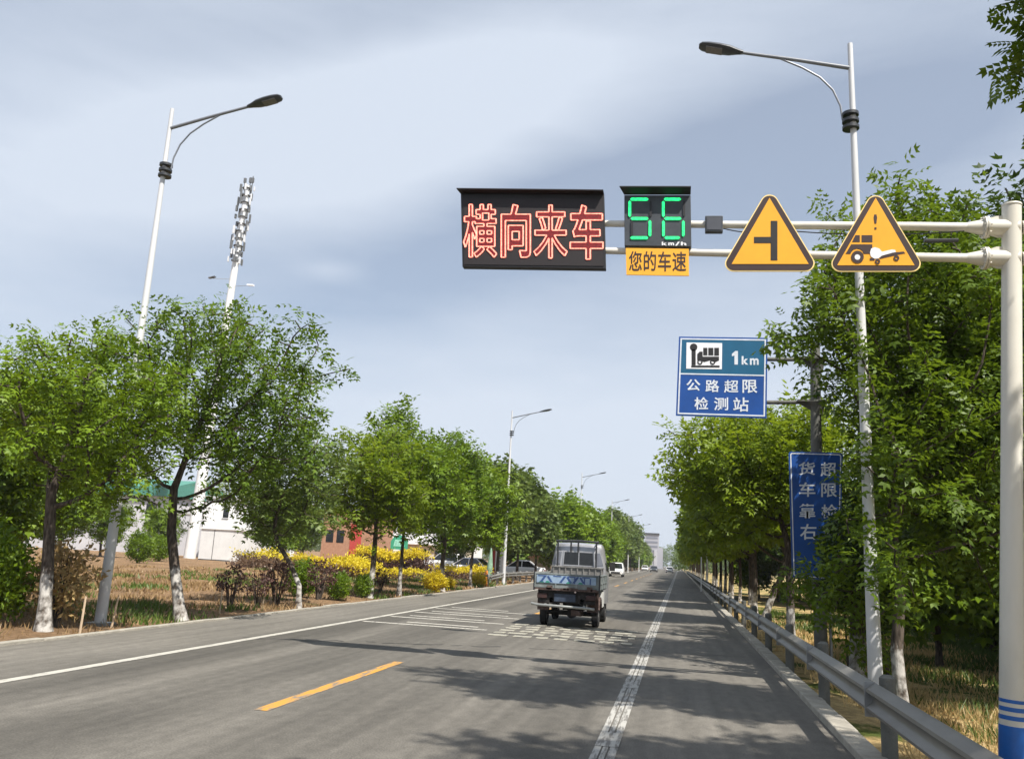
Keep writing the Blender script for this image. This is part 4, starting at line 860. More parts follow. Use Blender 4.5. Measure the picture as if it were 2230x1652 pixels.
# red and white upright board by the guardrail
Y = 60; x0, xm, x1 = vx(1068, 1210, Y), vx(1079, 1210, Y), vx(1095, 1210, Y); z1 = vz(1085, 1178, Y)
b = thing('upright_signboard', 'upright red and white signboard beside the lamp at the guardrail end', 'signboard', (xm, Y, 0))
mb = MB(); mb.box(x0, xm, Y, Y+.5, .0, z1-.1); mb.build('red_side', REDP, b)
mb = MB(); mb.box(xm, x1, Y-.05, Y+.45, .3, z1); mb.build('white_face', WALLW, b)
mb = MB()
for i in range(4):
    zc = z1-.62-i*.42; xc = (xm+x1)/2
    for dz in (-.1, 0, .1): mb.box(xc-.13, xc+.13, Y-.062, Y-.05, zc+dz-.018, zc+dz+.018)
    mb.box(xc-.02, xc+.02, Y-.066, Y-.05, zc-.15, zc+.13)
mb.build('dark_mark', BLACK, b)
# furled banner and orange end marker
p = at(1076, 1240, 52.5)
t = thing('furled_banner', 'narrow pale green furled banner standing at the guardrail end', 'banner', (p[0]-.3, 52.5, 0)); c = (p[0]-.3, 52.5)
mb = MB(); mb.tube([(c[0], c[1], 0), (c[0], c[1], .45), (c[0]+.03, c[1], 1.1), (c[0]+.05, c[1], 1.9), (c[0]+.05, c[1], 2.25)], [.10, .20, .17, .08, .02], 10); mb.build('cloth', pm('banner', (.20, .32, .22), .8, 0, .3, 5), t, True)
mb = MB(); mb.tube([(c[0]+.05, c[1], 0), (c[0]+.05, c[1], 2.35)], .02, 6); mb.build('stick', WHITEP, t)
t = thing('marker_post', 'short orange post at the start of the left guardrail', 'post', (-9.95, 47.6, 0))
mb = MB(); mb.tube([(-9.95, 47.6, 0), (-9.95, 47.6, .8), (-9.95, 47.6, .86)], [.07, .07, .03], 10); mb.build('shaft', pm('orange_paint', (.65, .20, .02), .5, 0, .15), t, True)
mb = MB(); mb.tube([(-9.95, 47.6, .5), (-9.95, 47.6, .62)], .072, 10); mb.build('dark_stripe', BLACK, t)
# tan roofed stall
Y = 82; p = at(1177, 1226, Y); X_ = float(p[0])
b = thing('stall', 'small stall with a tan pitched roof seen over the truck bed', 'stall', (X_, Y, 0))
mb = MB(); mb.prismY([(X_-1.1, 1.7), (X_+1.1, 1.7), (X_+.5, 2.5), (X_, 2.75), (X_-.5, 2.5)], Y-1, Y+1); mb.build('roof', pm('tan_roof', (.55, .33, .22), .7, 0, .15), b)
mb = MB(); mb.box(X_-.9, X_+.9, Y-.8, Y+.8, 0, 1.7); mb.build('wall', WALLT, b)
# far tower block
Y = 450; x0, x1 = vx(1404, 1200, Y), vx(1434, 1200, Y); z1 = vz(1418, 1163, Y)
TOWER = pm('tower_grey', (.34, .34, .38), .8, 0, .1, .05)
b = thing('tower_block', 'grey tower block on the horizon at the end of the road', 'building', ((x0+x1)/2, Y, 0))
mb = MB(); mb.box(x0, x1, Y, Y+12, 0, z1); mb.box(x1, x1+2.2, Y+2, Y+10, 0, z1*.62); mb.build('wall', TOWER, b)
mb = MB(); mb.box(x0-.6, x1+.3, Y-.5, Y+12.5, z1, z1+.7); mb.build('roof', DARKM, b)
for k in range(4): mb = MB(); mb.box(x0+.5, x1-.5, Y-.1, Y+.2, z1-2.2-k*2.2, z1-1.2-k*2.2); mb.build('window_band', pm('tower_glass', (.18, .19, .23), .3, 0, .1), b)
mb = MB(); mb.box(x0+.4, x0+2.3, Y-.4, Y+.1, 0, z1*.55); mb.box(x1-2.2, x1-.6, Y-.4, Y+.1, 0, z1*.55); mb.build('pale_pillar', pm('tower_pale', (.42, .42, .45), .7, 0, .1), b)

# ------------------------------------------------------------------ mast
Y = 75; a, b_ = at(479, 790, Y), at(541, 393, Y); d = (b_-a)/(b_[2]-a[2])
def mp_(z): return a+d*(z-a[2])
mast = thing('phone_mast', 'tall white phone mast crowded with antennas behind the left trees', 'mast', mp_(0))
mb = MB(); zt = float(b_[2]); mb.tube([mp_(0), mp_(12), mp_(25), mp_(zt-.6)], [.56, .48, .36, .27], 16); mb.build('pole', WHITEP, mast, True)
ANT = pm('antenna_white', (.62, .63, .65), .5, 0, .1); ANTD = pm('antenna_dark', (.12, .125, .13), .6, 0, .2)
z = zt-.9; i = 0
while z > 28.8:
    step = .78
    c = mp_(z); mb = MB(); mb.tube([c-np.array([0, 0, .03]), c+np.array([0, 0, .03])], .48, 14); mb.build('ring_frame', ANTD, mast)
    for k in range(6):
        an = k*2*math.pi/5+i*.5+random.uniform(-.3, .3); r_ = random.uniform(.45, .78); x, y = c[0]+math.cos(an)*r_, c[1]+math.sin(an)*r_; h = random.uniform(.45, 1.0); w_ = random.uniform(.05, .11)
        mb = MB(); mb.box(x-w_, x+w_, y-.09, y+.09, z-h*.5, z+h*.5); mb.build('antenna', ANTD if random.random() < .62 else ANT, mast, bevel=.02)
    z -= step; i += 1
for dx in (-.35, .25, .5):
    c = mp_(zt-.5); mb = MB(); mb.tube([c+np.array([dx, 0, -.6]), c+np.array([dx, 0, .7+dx*.5])], .06, 6); mb.box(c[0]+dx-.12, c[0]+dx+.12, c[1]-.1, c[1]+.1, c[2]+.25, c[2]+.75); mb.build('whip_antenna', ANTD, mast)
for px, py in ((462, 605), (546, 620)):
    q = at(px, py, Y-.5); c = mp_(q[2]); 
    mb = MB(); mb.tube([c, q-np.array([0, 0, .05])], .022, 5); fa = mb.build('floodlight_arm', GALV, mast)
    mb = MB(); s_ = 1 if px > 500 else -1; mb.hexa([q+np.array([-.34, -.2, -.10]), q+np.array([.34, -.2, -.16*s_]), q+np.array([.34, .2, -.12*s_]), q+np.array([-.34, .2, -.05]), q+np.array([-.34, -.15, .05]), q+np.array([.30, -.15, .02]), q+np.array([.30, .15, .06]), q+np.array([-.34, .15, .10])]); mb.build('floodlight', ANTD if s_ < 0 else ANT, fa)

# ------------------------------------------------------------------ trees
def frond(pairs, lw=0.30, ww=0.115, ang=58):
    V, F_ = [], []; ca, sa = math.cos(R(ang)), math.sin(R(ang))
    def leaflet(x, d, l_, w):
        nrm = np.array([-d[1], d[0], 0]); b = len(V); p = np.array([x, 0, 0])
        V.extend([p, p+d*l_*.45+nrm*w*.5+np.array([0, 0, .015]), p+d*l_+np.array([0, 0, -.10*l_]), p+d*l_*.45-nrm*w*.5+np.array([0, 0, .015])]); F_.append((b, b+1, b+2, b+3))
    for i in range(pairs):
        x = 0.16+0.72*i/max(1, pairs-1) if pairs > 1 else .4; l_ = lw*(1-.25*abs(i/(max(1, pairs-1))-.45))
        for s_ in (-1, 1): leaflet(x, np.array([ca, s_*sa, 0]), l_, ww)
    leaflet(.86, np.array([1., 0, 0]), lw*.9, ww)
    V = np.array(V); V[:, 2] -= .16*V[:, 0]**2
    return V, np.array(F_)
def card(n, l_=.5, w=.2, seed=1):
    r = np.random.default_rng(seed); V, F_ = [], []
    for i in range(n):
        d = r.normal(size=3); d /= np.linalg.norm(d); u = np.cross(d, r.normal(size=3)); u /= np.linalg.norm(u); o = r.normal(size=3)*.28; b = len(V)
        V += [o, o+d*l_*.5+u*w*.5, o+d*l_, o+d*l_*.5-u*w*.5]; F_.append((b, b+1, b+2, b+3))
    return np.array(V), np.array(F_)
FR = {'near': frond(6, .27, .13), 'mid': frond(3, .38, .16), 'far': frond(2, .5, .27), 'card': card(7, .62, .26)}
def scatter_fronds(P, D, size, tmpl, r, droop=.25, spread=.85):
    V, F_ = FR[tmpl]; n = len(P)
    d = D+r.normal(size=(n, 3))*spread; d[:, 2] -= droop; d /= np.linalg.norm(d, axis=1)[:, None]
    upv = np.tile([0, 0, 1.], (n, 1))+r.normal(size=(n, 3))*.45
    s_ = np.cross(upv, d); s_ /= np.linalg.norm(s_, axis=1)[:, None]; u = np.cross(d, s_)
    sz = (size*r.uniform(.65, 1.25, n))[:, None, None]
    W_ = P[:, None, :]+sz*(V[None, :, 0:1]*d[:, None, :]+V[None, :, 1:2]*s_[:, None, :]+V[None, :, 2:3]*u[:, None, :])
    Fa = (F_[None]+(np.arange(n)*len(V))[:, None, None]).reshape(-1, 4)
    return W_.reshape(-1, 3), Fa
def grow(trunk, ell, natt, seed, step=.22, infl=1.6, kill=.34, clump=.42):
    r = np.random.default_rng(seed)
    w = np.array([e[3]*e[4]*e[5] for e in ell])**.8; w /= w.sum(); A = []
    nc = max(8, natt//14)
    for k in r.choice(len(ell), nc, p=w):
        e = ell[k]; q = r.normal(size=3); q /= np.linalg.norm(q); q *= r.uniform(.25, 1)**.45
        c = np.array(e[:3])+q*np.array(e[3:6])
        A.append(c+r.normal(size=(14, 3))*clump)
    A = np.concatenate(A)
    T_ = [np.array(trunk[0], float)]; 
    for p, q in zip(trunk[:-1], trunk[1:]):
        p, q = np.array(p, float), np.array(q, float); k = max(1, int(np.linalg.norm(q-p)/step))
        for i in range(1, k+1): T_.append(p+(q-p)*i/k)
    N_ = np.array(T_); par = [-1]+list(range(len(T_)-1)); ntr = len(T_)
    zf = trunk[-1][2]; okm = N_[:, 2] > zf-.5
    near = np.full(len(A), -1); nd = np.full(len(A), 1e9)
    idx = np.where(okm)[0]; D = np.linalg.norm(A[:, None]-N_[idx][None], axis=2); near = idx[D.argmin(1)]; nd = D.min(1); alive = np.ones(len(A), bool)
    nodes = list(N_); first = True
    for it in range(140):
        act = alive & ((nd < infl) if not first else True)
        if not act.any():
            if alive.any() and it < 100: infl *= 1.25; 
            else: break
            continue
        first = it < 12
        src = near[act]; dirs = A[act]-np.array(nodes)[src]; dirs /= np.linalg.norm(dirs, axis=1)[:, None]
        us, inv = np.unique(src, return_inverse=True); acc = np.zeros((len(us), 3)); np.add.at(acc, inv, dirs)
        acc += r.normal(size=acc.shape)*.25; acc[:, 2] += .12; acc /= np.linalg.norm(acc, axis=1)[:, None]
        new = np.array(nodes)[us]+acc*step; b0 = len(nodes)
        nodes += list(new); par += list(us)
        D = np.linalg.norm(A[:, None]-new[None], axis=2); m = D.min(1); a_ = D.argmin(1)+b0; bt = m < nd; near[bt] = a_[bt]; nd[bt] = m[bt]
        alive &= nd > kill
        if not alive.any() or len(nodes) > 2600: break
    return np.array(nodes), np.array(par), ntr
def make_tree(name, label, trunk, ell, natt, seed, r0, leafmat, barkmat, tmpl='mid', lsize=.42, per=3, group=None, cat='tree', clump=.42, step=.22, twig=.02, kill=.34):
    r = np.random.default_rng(seed+1000)
    nodes, par, ntr = grow(trunk, ell, natt, seed, step, clump=clump, kill=kill)
    n = len(nodes); kids = [[] for _ in range(n)]
    for i in range(1, n): kids[par[i]].append(i)
    acc = np.zeros(n)
    for i in range(n-1, -1, -1):
        if not kids[i]: acc[i] = 1.0
        else: acc[i] = sum(acc[k] for k in kids[i])
    rad = .007+acc**.5*(r0/ max(acc[ntr-1], 1)**.5)*.62
    for i in range(ntr): rad[i] = r0*(1.0-.30*i/ntr)*(1.0+.45*max(0, 1-nodes[i][2]/.35))
    mb = MB(); stack = [(0, None)]
    while stack:
        s_, pr_ = stack.pop(); ch = [s_]; cur = s_
        if pr_ is not None: ch = [pr_, s_]
        while kids[cur]:
            ks = sorted(kids[cur], key=lambda k: -acc[k] if k >= ntr else -1e9); nx = ks[0]
            for o in ks[1:]: stack.append((o, cur))
            ch.append(nx); cur = nx
        rr = [float(rad[k]) for k in ch]
        if pr_ is not None: rr[0] = min(rr[0], rr[1]*1.25)
        if max(rr) > .011 or tmpl == 'near':
            pts = [nodes[k] for k in ch]
            if len(pts) > 5 and max(rr) < .03: pts = pts[::2]+([pts[-1]] if len(pts) % 2 == 0 else []); rr = rr[::2]+([rr[-1]] if len(rr) % 2 == 0 else [])
            mb.tube(pts, rr, 10 if max(rr) > .06 else 5, cap=False)
    t = thing(name, label, cat, (0, 0, 0), group)
    mb.build('trunk', barkmat, t, True)
    ti = np.array([i for i in range(ntr, n) if rad[i] < twig+.012])
    dv = nodes[ti]-nodes[par[ti]]; dv /= np.linalg.norm(dv, axis=1)[:, None]
    P = np.repeat(nodes[ti], per, 0)+r.normal(size=(len(ti)*per, 3))*.13; D = np.repeat(dv, per, 0)
    V, F_ = scatter_fronds(P, D, lsize, tmpl, r)
    npmesh('crown', V, F_, leafmat, t)
    return t
def place(t, x, y, z, rot=0.0, s=1.0):
    t.location = (float(x), float(y), float(z)); t.rotation_euler = (0, 0, rot); t.scale = (s, s, s) if not isinstance(s, tuple) else s
    return t
LT = 'trees along the left roadside'; RT = 'trees along the right roadside'; FT = 'trees of the wood on the right'; BT = 'trees behind the left roadside row'
# left roadside row, near to far
ta = make_tree('locust_tree', 'dark stout tree nearest on the left, left of the white lamp', [(0, 0, 0), (-.12, 0, 1.2), (-.28, 0, 2.5)], [(-.35, 0, 4.0, 1.5, 1.5, 1.2), (.5, .2, 3.9, 1.1, 1.3, 1.0), (.1, 0, 4.8, 1.0, 1.0, .6)], 620, 11, .12, LEAF, BARK_W, 'mid', .27, 11, LT)
place(ta, -10.37, 13.3, -.03, 0, (.95, .95, .93))
tb = make_tree('locust_tree', 'large spreading tree right of the white lamp with whitewashed leaning trunk', [(0, 0, 0), (-.25, 0, .9), (-.48, 0, 1.8), (-.55, 0, 2.7)],
               [(0, 0, 4.9, 2.0, 2.0, 1.4), (1.5, .2, 4.6, 1.2, 1.4, 1.2), (-1.5, 0, 4.5, 1.2, 1.3, 1.0), (-.6, 0, 5.6, .9, 1.0, .6), (1.3, 0, 5.5, .9, 1.0, .6), (.2, 0, 3.6, 1.6, 1.4, .5)], 900, 12, .115, LEAF, BARK_W, 'mid', .27, 8, LT)
place(tb, -9.81, 16.6, -.03)
tcx = make_tree('locust_tree', 'thin pale leaved tree with a crooked dark trunk before the white shed', [(0, 0, 0), (-.05, 0, .7), (-.35, 0, 1.3), (-.85, 0, 2.0), (-1.0, 0, 2.5)], [(-1.0, 0, 3.7, 1.3, 1.3, 1.0), (-.5, 0, 4.5, .9, .9, .6)], 460, 13, .08, LEAF_P, BARK_W, 'mid', .38, 6, LT)
place(tcx, -9.78, 22.3, -.03, 0, (.95, .95, .86))
td = make_tree('locust_tree', 'yellow green tree with short fork beside the golden shrubs', [(0, 0, 0), (.05, 0, 1.0), (.05, 0, 2.2)], [(-.2, 0, 3.8, 1.8, 1.6, 1.1), (-.2, 0, 4.9, 1.2, 1.2, .7), (.6, 0, 3.4, 1.0, 1.0, .6)], 560, 14, .115, LEAF_Y, BARK_W, 'mid', .42, 7, LT)
place(td, -10.2, 29.1, -.03)
te = make_tree('locust_tree', 'tall bright green tree whose whitewashed trunk forks low in a Y', [(0, 0, 0), (.0, 0, 1.0), (.0, 0, 1.8)], [(-.5, 0, 4.6, 1.4, 1.4, 1.6), (.8, 0, 4.2, 1.2, 1.2, 1.3), (-.7, 0, 6.2, .8, .9, 1.0)], 700, 15, .085, LEAF, BARK_W, 'mid', .44, 7, LT)
place(te, -9.95, 31.7, -.03)
tf = make_tree('locust_tree', 'full rounded green tree with forked dark trunk above the yellow ball shrub', [(0, 0, 0), (-.06, 0, 1.1), (-.0, 0, 2.2)], [(0, 0, 4.4, 1.7, 1.7, 1.7), (.3, 0, 5.9, 1.0, 1.0, .8), (-1.0, 0, 4.0, .9, 1, .9)], 720, 16, .12, LEAF, BARK_W, 'mid', .46, 7, LT)
place(tf, -9.92, 37.9, -.03)
tg_ = make_tree('locust_tree', 'smaller green tree just left of the guardrail end', [(0, 0, 0), (0, 0, 1.2), (.05, 0, 2.0)], [(.3, 0, 4.1, 1.5, 1.5, 1.5), (.2, 0, 5.4, 1.0, 1.0, .9)], 620, 17, .085, LEAF, BARK_W, 'mid', .48, 7, LT)
place(tg_, -10.1, 44.3, -.03)
pop = make_tree('poplar_tree', 'slender pale poplar behind the guardrail lamp', [(0, 0, 0), (.0, 0, 1.5), (.1, 0, 3.0)], [(0, 0, 5.0, 1.6, 1.6, 2.0), (.2, 0, 7.2, .9, .9, 1.4)], 700, 18, .12, LEAF_P, BARK, 'far', .55, 7, LT)
place(pop, -11.2, 57, -.03)
for x, y, s_, rz, lab in ((-10.9, 63, .98, 1.0, 'second slender poplar from the guardrail lamp'), (-10.6, 70, .9, 2.2, 'third slender poplar from the guardrail lamp'), (-12.5, 66, 1.05, 3.6, 'slender poplar set back behind the others, above the parked cars'), (-14.5, 75, 1.0, 4.9, 'slender poplar farthest back behind the parked cars')):
    dup(pop, (x, y, -.03), lab, rz, s_)
rnd = make_tree('roadside_tree', 'round green tree in the far left row behind the truck', [(0, 0, 0), (0, 0, 1.2), (.05, 0, 2.0)], [(0, 0, 4.0, 2.0, 2.0, 1.9), (.2, 0, 5.6, 1.3, 1.3, 1.1), (0, 0, 2.6, 1.6, 1.6, .9)], 700, 19, .12, LEAF, BARK, 'far', .62, 7, LT)
place(rnd, -9.7, 80, -.03)
yy = 86; i = 0
while yy < 330:
    s_ = random.uniform(.92, 1.12)
    if yy < 145: src, s_ = rnd, s_
    elif yy < 205: src, s_ = pop, s_*1.3
    else: src = rnd if i % 2 else pop
    dup(src, (drift(-9.9, yy)+random.uniform(-.4, .4), yy, -.03), 'distant tree in the left row beyond the truck', random.uniform(0, 6.28), s_)
    if yy < 150 and i % 2 == 0: dup(rnd, (-15.5+random.uniform(-1, 1), yy+3, -.03), 'distant tree in the left row beyond the truck', random.uniform(0, 6.28), s_)
    yy += 5.5 if yy < 150 else 8; i += 1
# trees behind the left row
back = make_tree('field_tree', 'dark bushy tree at the left edge behind the nearest tree', [(0, 0, 0), (.1, 0, 1.4), (.0, 0, 2.4)], [(0, 0, 4.3, 2.4, 2.4, 1.8), (.5, 0, 6.0, 1.6, 1.6, 1.0), (-.8, 0, 3.2, 1.6, 1.6, 1.0)], 860, 21, .15, LEAF, BARK, 'mid', .58, 7, BT)
place(back, -16.2, 17.5, -.02, 0, .72)
for px, Yd, s_, lab in ((30, 24, .9, 'broad tree behind the dark stout tree, its crown at the left edge'), (-40, 30, 1.0, 'broad tree at the far left edge, second behind the stout tree'), (120, 48, .75, 'low tree in front of the workshop, left of the lamp'), (215, 62, .7, 'low tree before the workshop wall, behind the lamp'), (345, 76, .62, 'small tree beside the workshop, behind the leaning trunk'),
                        (600, 60, .8, 'tree just right of the white shed'), (655, 84, .8, 'tree behind the golden shrubs, left of the brick building'), (1000, 78, .95, 'tree behind the small tree by the guardrail end')):
    d = ray(px, 1230); x = d[0]/d[1]*Yd
    dup(back, (x, Yd, -.02), lab, random.uniform(0, 6.28), s_)
# right side
r1 = make_tree('pagoda_tree', 'big tree behind the right lamp, hanging over the warning signs', [(0, 0, 0), (-.05, 0, 1.0), (0.05, 0, 2.0), (-.05, 0, 2.8)],
               [(.2, 0, 6.6, 1.3, 1.6, 1.0), (-.95, .2, 6.5, .5, .7, .45), (1.5, .3, 6.2, 1.3, 1.6, 1.5), (1.0, .3, 4.6, 1.0, 1.4, 1.2), (2.0, .6, 3.3, 1.0, 1.2, .9), (-.30, .8, 2.5, .30, .5, .7), (-.55, 1.2, 1.6, .30, .5, .45), (.5, .3, 7.9, 1.2, 1.4, .6), (-.45, -1.25, 3.7, .4, .35, .7), (-.4, -1.2, 2.3, .35, .3, .5)], 1300, 31, .105, LEAF_D, BARK_W, 'mid', .31, 9, RT, clump=.34)
place(r1, 3.55, 14.6, -.5)
r1b = make_tree('pagoda_tree', 'thick whitewashed trunk tree just behind the right lamp pole', [(0, 0, 0), (0.05, 0, 1.2), (.25, 0, 2.6)], [(1.5, 0, 5.8, 1.2, 1.8, 1.5), (2.3, .5, 4.6, 1.4, 1.5, 1.8), (1.4, 0, 3.6, .7, 1.0, .9)], 900, 32, .15, LEAF_D, BARK_W, 'mid', .33, 9, RT)
place(r1b, 3.25, 16.4, -.45)
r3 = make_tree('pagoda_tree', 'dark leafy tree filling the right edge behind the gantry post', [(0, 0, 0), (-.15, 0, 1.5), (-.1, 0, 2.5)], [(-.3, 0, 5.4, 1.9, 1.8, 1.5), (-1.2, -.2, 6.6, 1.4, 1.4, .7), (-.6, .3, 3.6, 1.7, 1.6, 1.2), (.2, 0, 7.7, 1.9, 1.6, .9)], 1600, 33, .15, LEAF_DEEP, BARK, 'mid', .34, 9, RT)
place(r3, 8.3, 19.2, -.86, 0, 1.34)
r4 = make_tree('pagoda_tree', 'tallest tree at the right edge with a spray hanging at the top corner', [(0, 0, 0), (.1, 0, 2.5), (.0, 0, 4.6), (-.2, 0, 6.0)], [(-1.3, .1, 7.75, .35, .5, .55), (-2.1, -1.2, 10.1, 1.3, .9, .6), (-.3, -1.0, 9.6, 1.6, 1.1, .9), (1.2, 0, 7.9, 1.0, 1.3, .9), (-.8, .2, 7.3, .2, .3, .25)], 1000, 34, .16, LEAF_D, BARK, 'near', .36, 11, RT, clump=.36)
place(r4, 5.45, 8.5, -.86)
dup(r4, (4.6, 4.3, -.86), 'tree beside the camera whose branches shade the near road', 0.5, .95)
r2 = make_tree('pagoda_tree', 'yellow green tree whose crown spreads below the square blue sign', [(0, 0, 0), (0, 0, 1.5), (-.05, 0, 2.9)], [(-1.2, 0, 5.2, 1.9, 2.0, 1.4), (.3, 0, 5.4, 1.4, 1.6, 1.2), (-1.3, 0, 4.4, 1.5, 1.5, .6), (.0, 0, 6.2, 1.0, 1.0, .6)], 1100, 35, .13, LEAF_Y, BARK_W, 'mid', .42, 8, RT)
place(r2, 3.5, 26.5, -.45)
r5 = make_tree('pagoda_tree', 'tree with a slanting trunk, next behind the yellow green tree on the right', [(0, 0, 0), (.3, 0, .9), (.75, 0, 1.9), (.95, 0, 2.7)], [(.0, 0, 5.1, 2.3, 2.0, 1.5), (.8, 0, 6.2, 1.4, 1.4, .8), (-.9, 0, 4.6, 1.5, 1.3, .6)], 850, 36, .14, LEAF_Y, BARK_W, 'far', .52, 8, RT)
place(r5, 3.7, 36, -.45)
rr_ = make_tree('pagoda_tree', 'tree in the far right row beyond the slanting trunk', [(0, 0, 0), (.05, 0, 1.6), (.0, 0, 3.1)], [(-.6, 0, 5.6, 2.8, 2.6, 1.7), (.2, 0, 6.8, 1.8, 1.8, .9), (-1.0, 0, 4.5, 2.0, 1.8, .7)], 850, 37, .13, LEAF_Y, BARK_W, 'far', .62, 8, RT)
place(rr_, 4.1, 43.5, -.45)
yy = 49
while yy < 320:
    dup(rr_, (4.3+random.uniform(-.4, .4)+yy*.0105, yy, -.45), 'tree in the far right row beyond the slanting trunk', random.uniform(-.7, .7), random.uniform(.9, 1.12)); yy += 5.5 if yy < 120 else 8
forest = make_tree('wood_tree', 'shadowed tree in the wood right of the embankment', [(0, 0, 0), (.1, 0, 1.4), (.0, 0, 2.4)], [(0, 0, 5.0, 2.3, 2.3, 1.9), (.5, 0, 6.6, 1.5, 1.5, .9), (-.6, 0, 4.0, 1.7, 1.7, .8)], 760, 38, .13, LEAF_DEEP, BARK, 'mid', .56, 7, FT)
place(forest, 12.6, 22.5, -.86)
for_y = make_tree('wood_tree', 'lighter leaved tree in the wood right of the embankment', [(0, 0, 0), (.0, 0, 1.2), (.1, 0, 2.0)], [(0, 0, 4.4, 2.0, 2.0, 1.8), (.2, 0, 5.9, 1.3, 1.3, .9), (-.4, 0, 2.6, 1.4, 1.4, .9)], 650, 39, .10, LEAF, BARK, 'far', .60, 7, FT)
place(for_y, 7.6, 27, -.86)
pts = [(12.6, 22.5), (7.6, 27), (8.3, 19.2)]
tries = 0
while len(pts) < 64 and tries < 4000:
    tries += 1; x = random.uniform(6.8, 30); y = random.uniform(13, 95)
    if x < 7.6 and y > 40: continue
    if (x < 11.5 and y < 28) or (x < 15 and y < 21): continue
    if x < 11 and 28 < y < 62: continue
    if min((x-a)**2+(y-b)**2 for a, b in pts) < 10.5: continue
    pts.append((x, y)); src = forest if random.random() < .6 else for_y
    dup(src, (x, y, zr(x, y)), 'shadowed tree in the wood right of the embankment' if src is forest else 'lighter leaved tree in the wood right of the embankment', random.uniform(0, 6.28), random.uniform(.85, 1.2))

# ------------------------------------------------------------------ shrubs and hedges
def blob_leaves(P, r, size, tmpl='card', droop=.0): return scatter_fronds(P, r.normal(size=P.shape), size, tmpl, r, droop, 1.0)
def make_shrub(name, label, w, h, leafmat, seed, n=500, size=.22, stems=6, group=None, zmin=.25):
    r = np.random.default_rng(seed); t = thing(name, label, 'shrub', (0, 0, 0), group)
    q = r.normal(size=(n, 3)); q /= np.linalg.norm(q, axis=1)[:, None]; q *= r.uniform(.3, 1, (n, 1))**.5
    lump = 1+.22*np.sin(q[:, 0:1]*5+seed)*np.cos(q[:, 1:2]*4+q[:, 2:3]*3)
    P = q*lump*np.array([w/2, w/2, h*(1-zmin)/2])+np.array([0, 0, h*(zmin+(1-zmin)/2)])
    V, F_ = blob_leaves(P, r, size); npmesh('foliage', V, F_, leafmat, t)
    mb = MB()
    for k in range(stems):
        e = q[k]*np.array([w*.4, w*.4, 0]); mb.tube([(e[0]*.15, e[1]*.15, -.05), (e[0]*.5, e[1]*.5, h*.4), (e[0], e[1], h*.85)], [.022, .015, .006], 5)
    mb.build('stem', BARK, t); return t
def make_hedge(label, pts, w, h, topmat, sidemat, seed, ntop=900, nside=700, size=.2):
    r = np.random.default_rng(seed); pts = np.array(pts, float); t = thing('hedge', label, 'hedge', (*pts.mean(0), 0), 'clipped hedges beyond the left roadside')
    seg = np.linalg.norm(np.diff(pts, axis=0), axis=1); cum = np.r_[0, seg.cumsum()]
    def along(n):
        u = r.uniform(0, cum[-1], n); k = np.clip(np.searchsorted(cum, u)-1, 0, len(seg)-1); f_ = ((u-cum[k])/seg[k])[:, None]; return pts[k]*(1-f_)+pts[k+1]*f_
    def hgt(p): return h*(1+.14*np.sin(p[:, 0]*1.3+seed)+.1*np.sin(p[:, 1]*2.1))
    c = along(ntop); c = c+r.uniform(-.5, .5, (ntop, 2))*w; zz = hgt(c)*r.uniform(.74, 1.03, ntop)
    V, F_ = blob_leaves(np.c_[c, zz]-np.r_[pts.mean(0), 0], r, size); npmesh('golden_top', V, F_, topmat, t)
    c = along(nside); c = c+r.uniform(-.55, .55, (nside, 2))*w; zz = hgt(c)*r.uniform(.02, .72, nside)
    V, F_ = blob_leaves(np.c_[c, zz]-np.r_[pts.mean(0), 0], r, size); npmesh('lower_foliage', V, F_, sidemat, t)
    return t
def gp(px, py): p = gr(px, py); return (p[0], p[1])
make_hedge('broad bright golden shrub bank in the field behind the roadside trees', [gp(660, 1246), gp(700, 1249), gp(745, 1252), gp(790, 1262)], 2.0, .9, LEAF_GOLD, LEAF_BROWN, 51, 1100, 500, .28)
make_hedge('low golden hedge trailing to the right of the bright shrub bank', [gp(800, 1265), gp(850, 1266), gp(905, 1262)], 1.4, .5, LEAF_GOLD, LEAF_BROWN, 52, 340, 260, .22)
make_hedge('far hedge with purple sides and clipped yellow top before the shops', [gp(795, 1240), gp(850, 1243), gp(910, 1246)], 2.6, 1.5, LEAF_GOLD, LEAF_PURPLE, 53, 650, 1300, .40)
make_hedge('sloping hedge with yellow top running to the guardrail end', [gp(965, 1258), gp(1010, 1262), gp(1046, 1268)], 1.8, .8, LEAF_GOLD, LEAF_BROWN, 54, 420, 700, .26)
make_hedge('brown purple hedge with a thin yellow top right of the shed', [gp(538, 1232), gp(580, 1238), gp(630, 1246)], 2.0, 1.05, LEAF_GOLD, LEAF_BROWN, 55, 170, 1300, .30)
SG = 'shrubs along the left roadside'
ballp = make_shrub('ball_shrub', 'round yellow shrub at the foot of the full rounded tree', 1.0, .85, LEAF_GOLD, 61, 520, .16, 4, SG, .05); place(ballp, *gp(947, 1287), -.03)
dup(ballp, (*gp(977, 1281), -.03), 'smaller round yellow shrub right of the whitewashed trunk', 1.0, .62)
dup(ballp, (*gp(1042, 1276), -.03), 'low yellow shrub at the guardrail end', 2.0, .8)
pur = make_shrub('purple_shrub', 'dark purple leaved young shrub left of the crooked tree', 0.8, 1.05, LEAF_PURPLE, 62, 62, .17, 11, SG, .3); place(pur, *gp(500, 1322), -.03)
for px, py, s_, lab in ((560, 1322, .85, 'thin dark purple shrub between two others in the dry grass'), (602, 1316, 1.1, 'dark purple shrub nearest the crooked tree, on its left'), (693, 1306, 1.15, 'dark purple shrub right of the crooked tree'), (826, 1292, .9, 'dark purple shrub left of the Y forked trunk')):
    dup(pur, (*gp(px, py), -.03), lab, random.uniform(0, 6), s_)
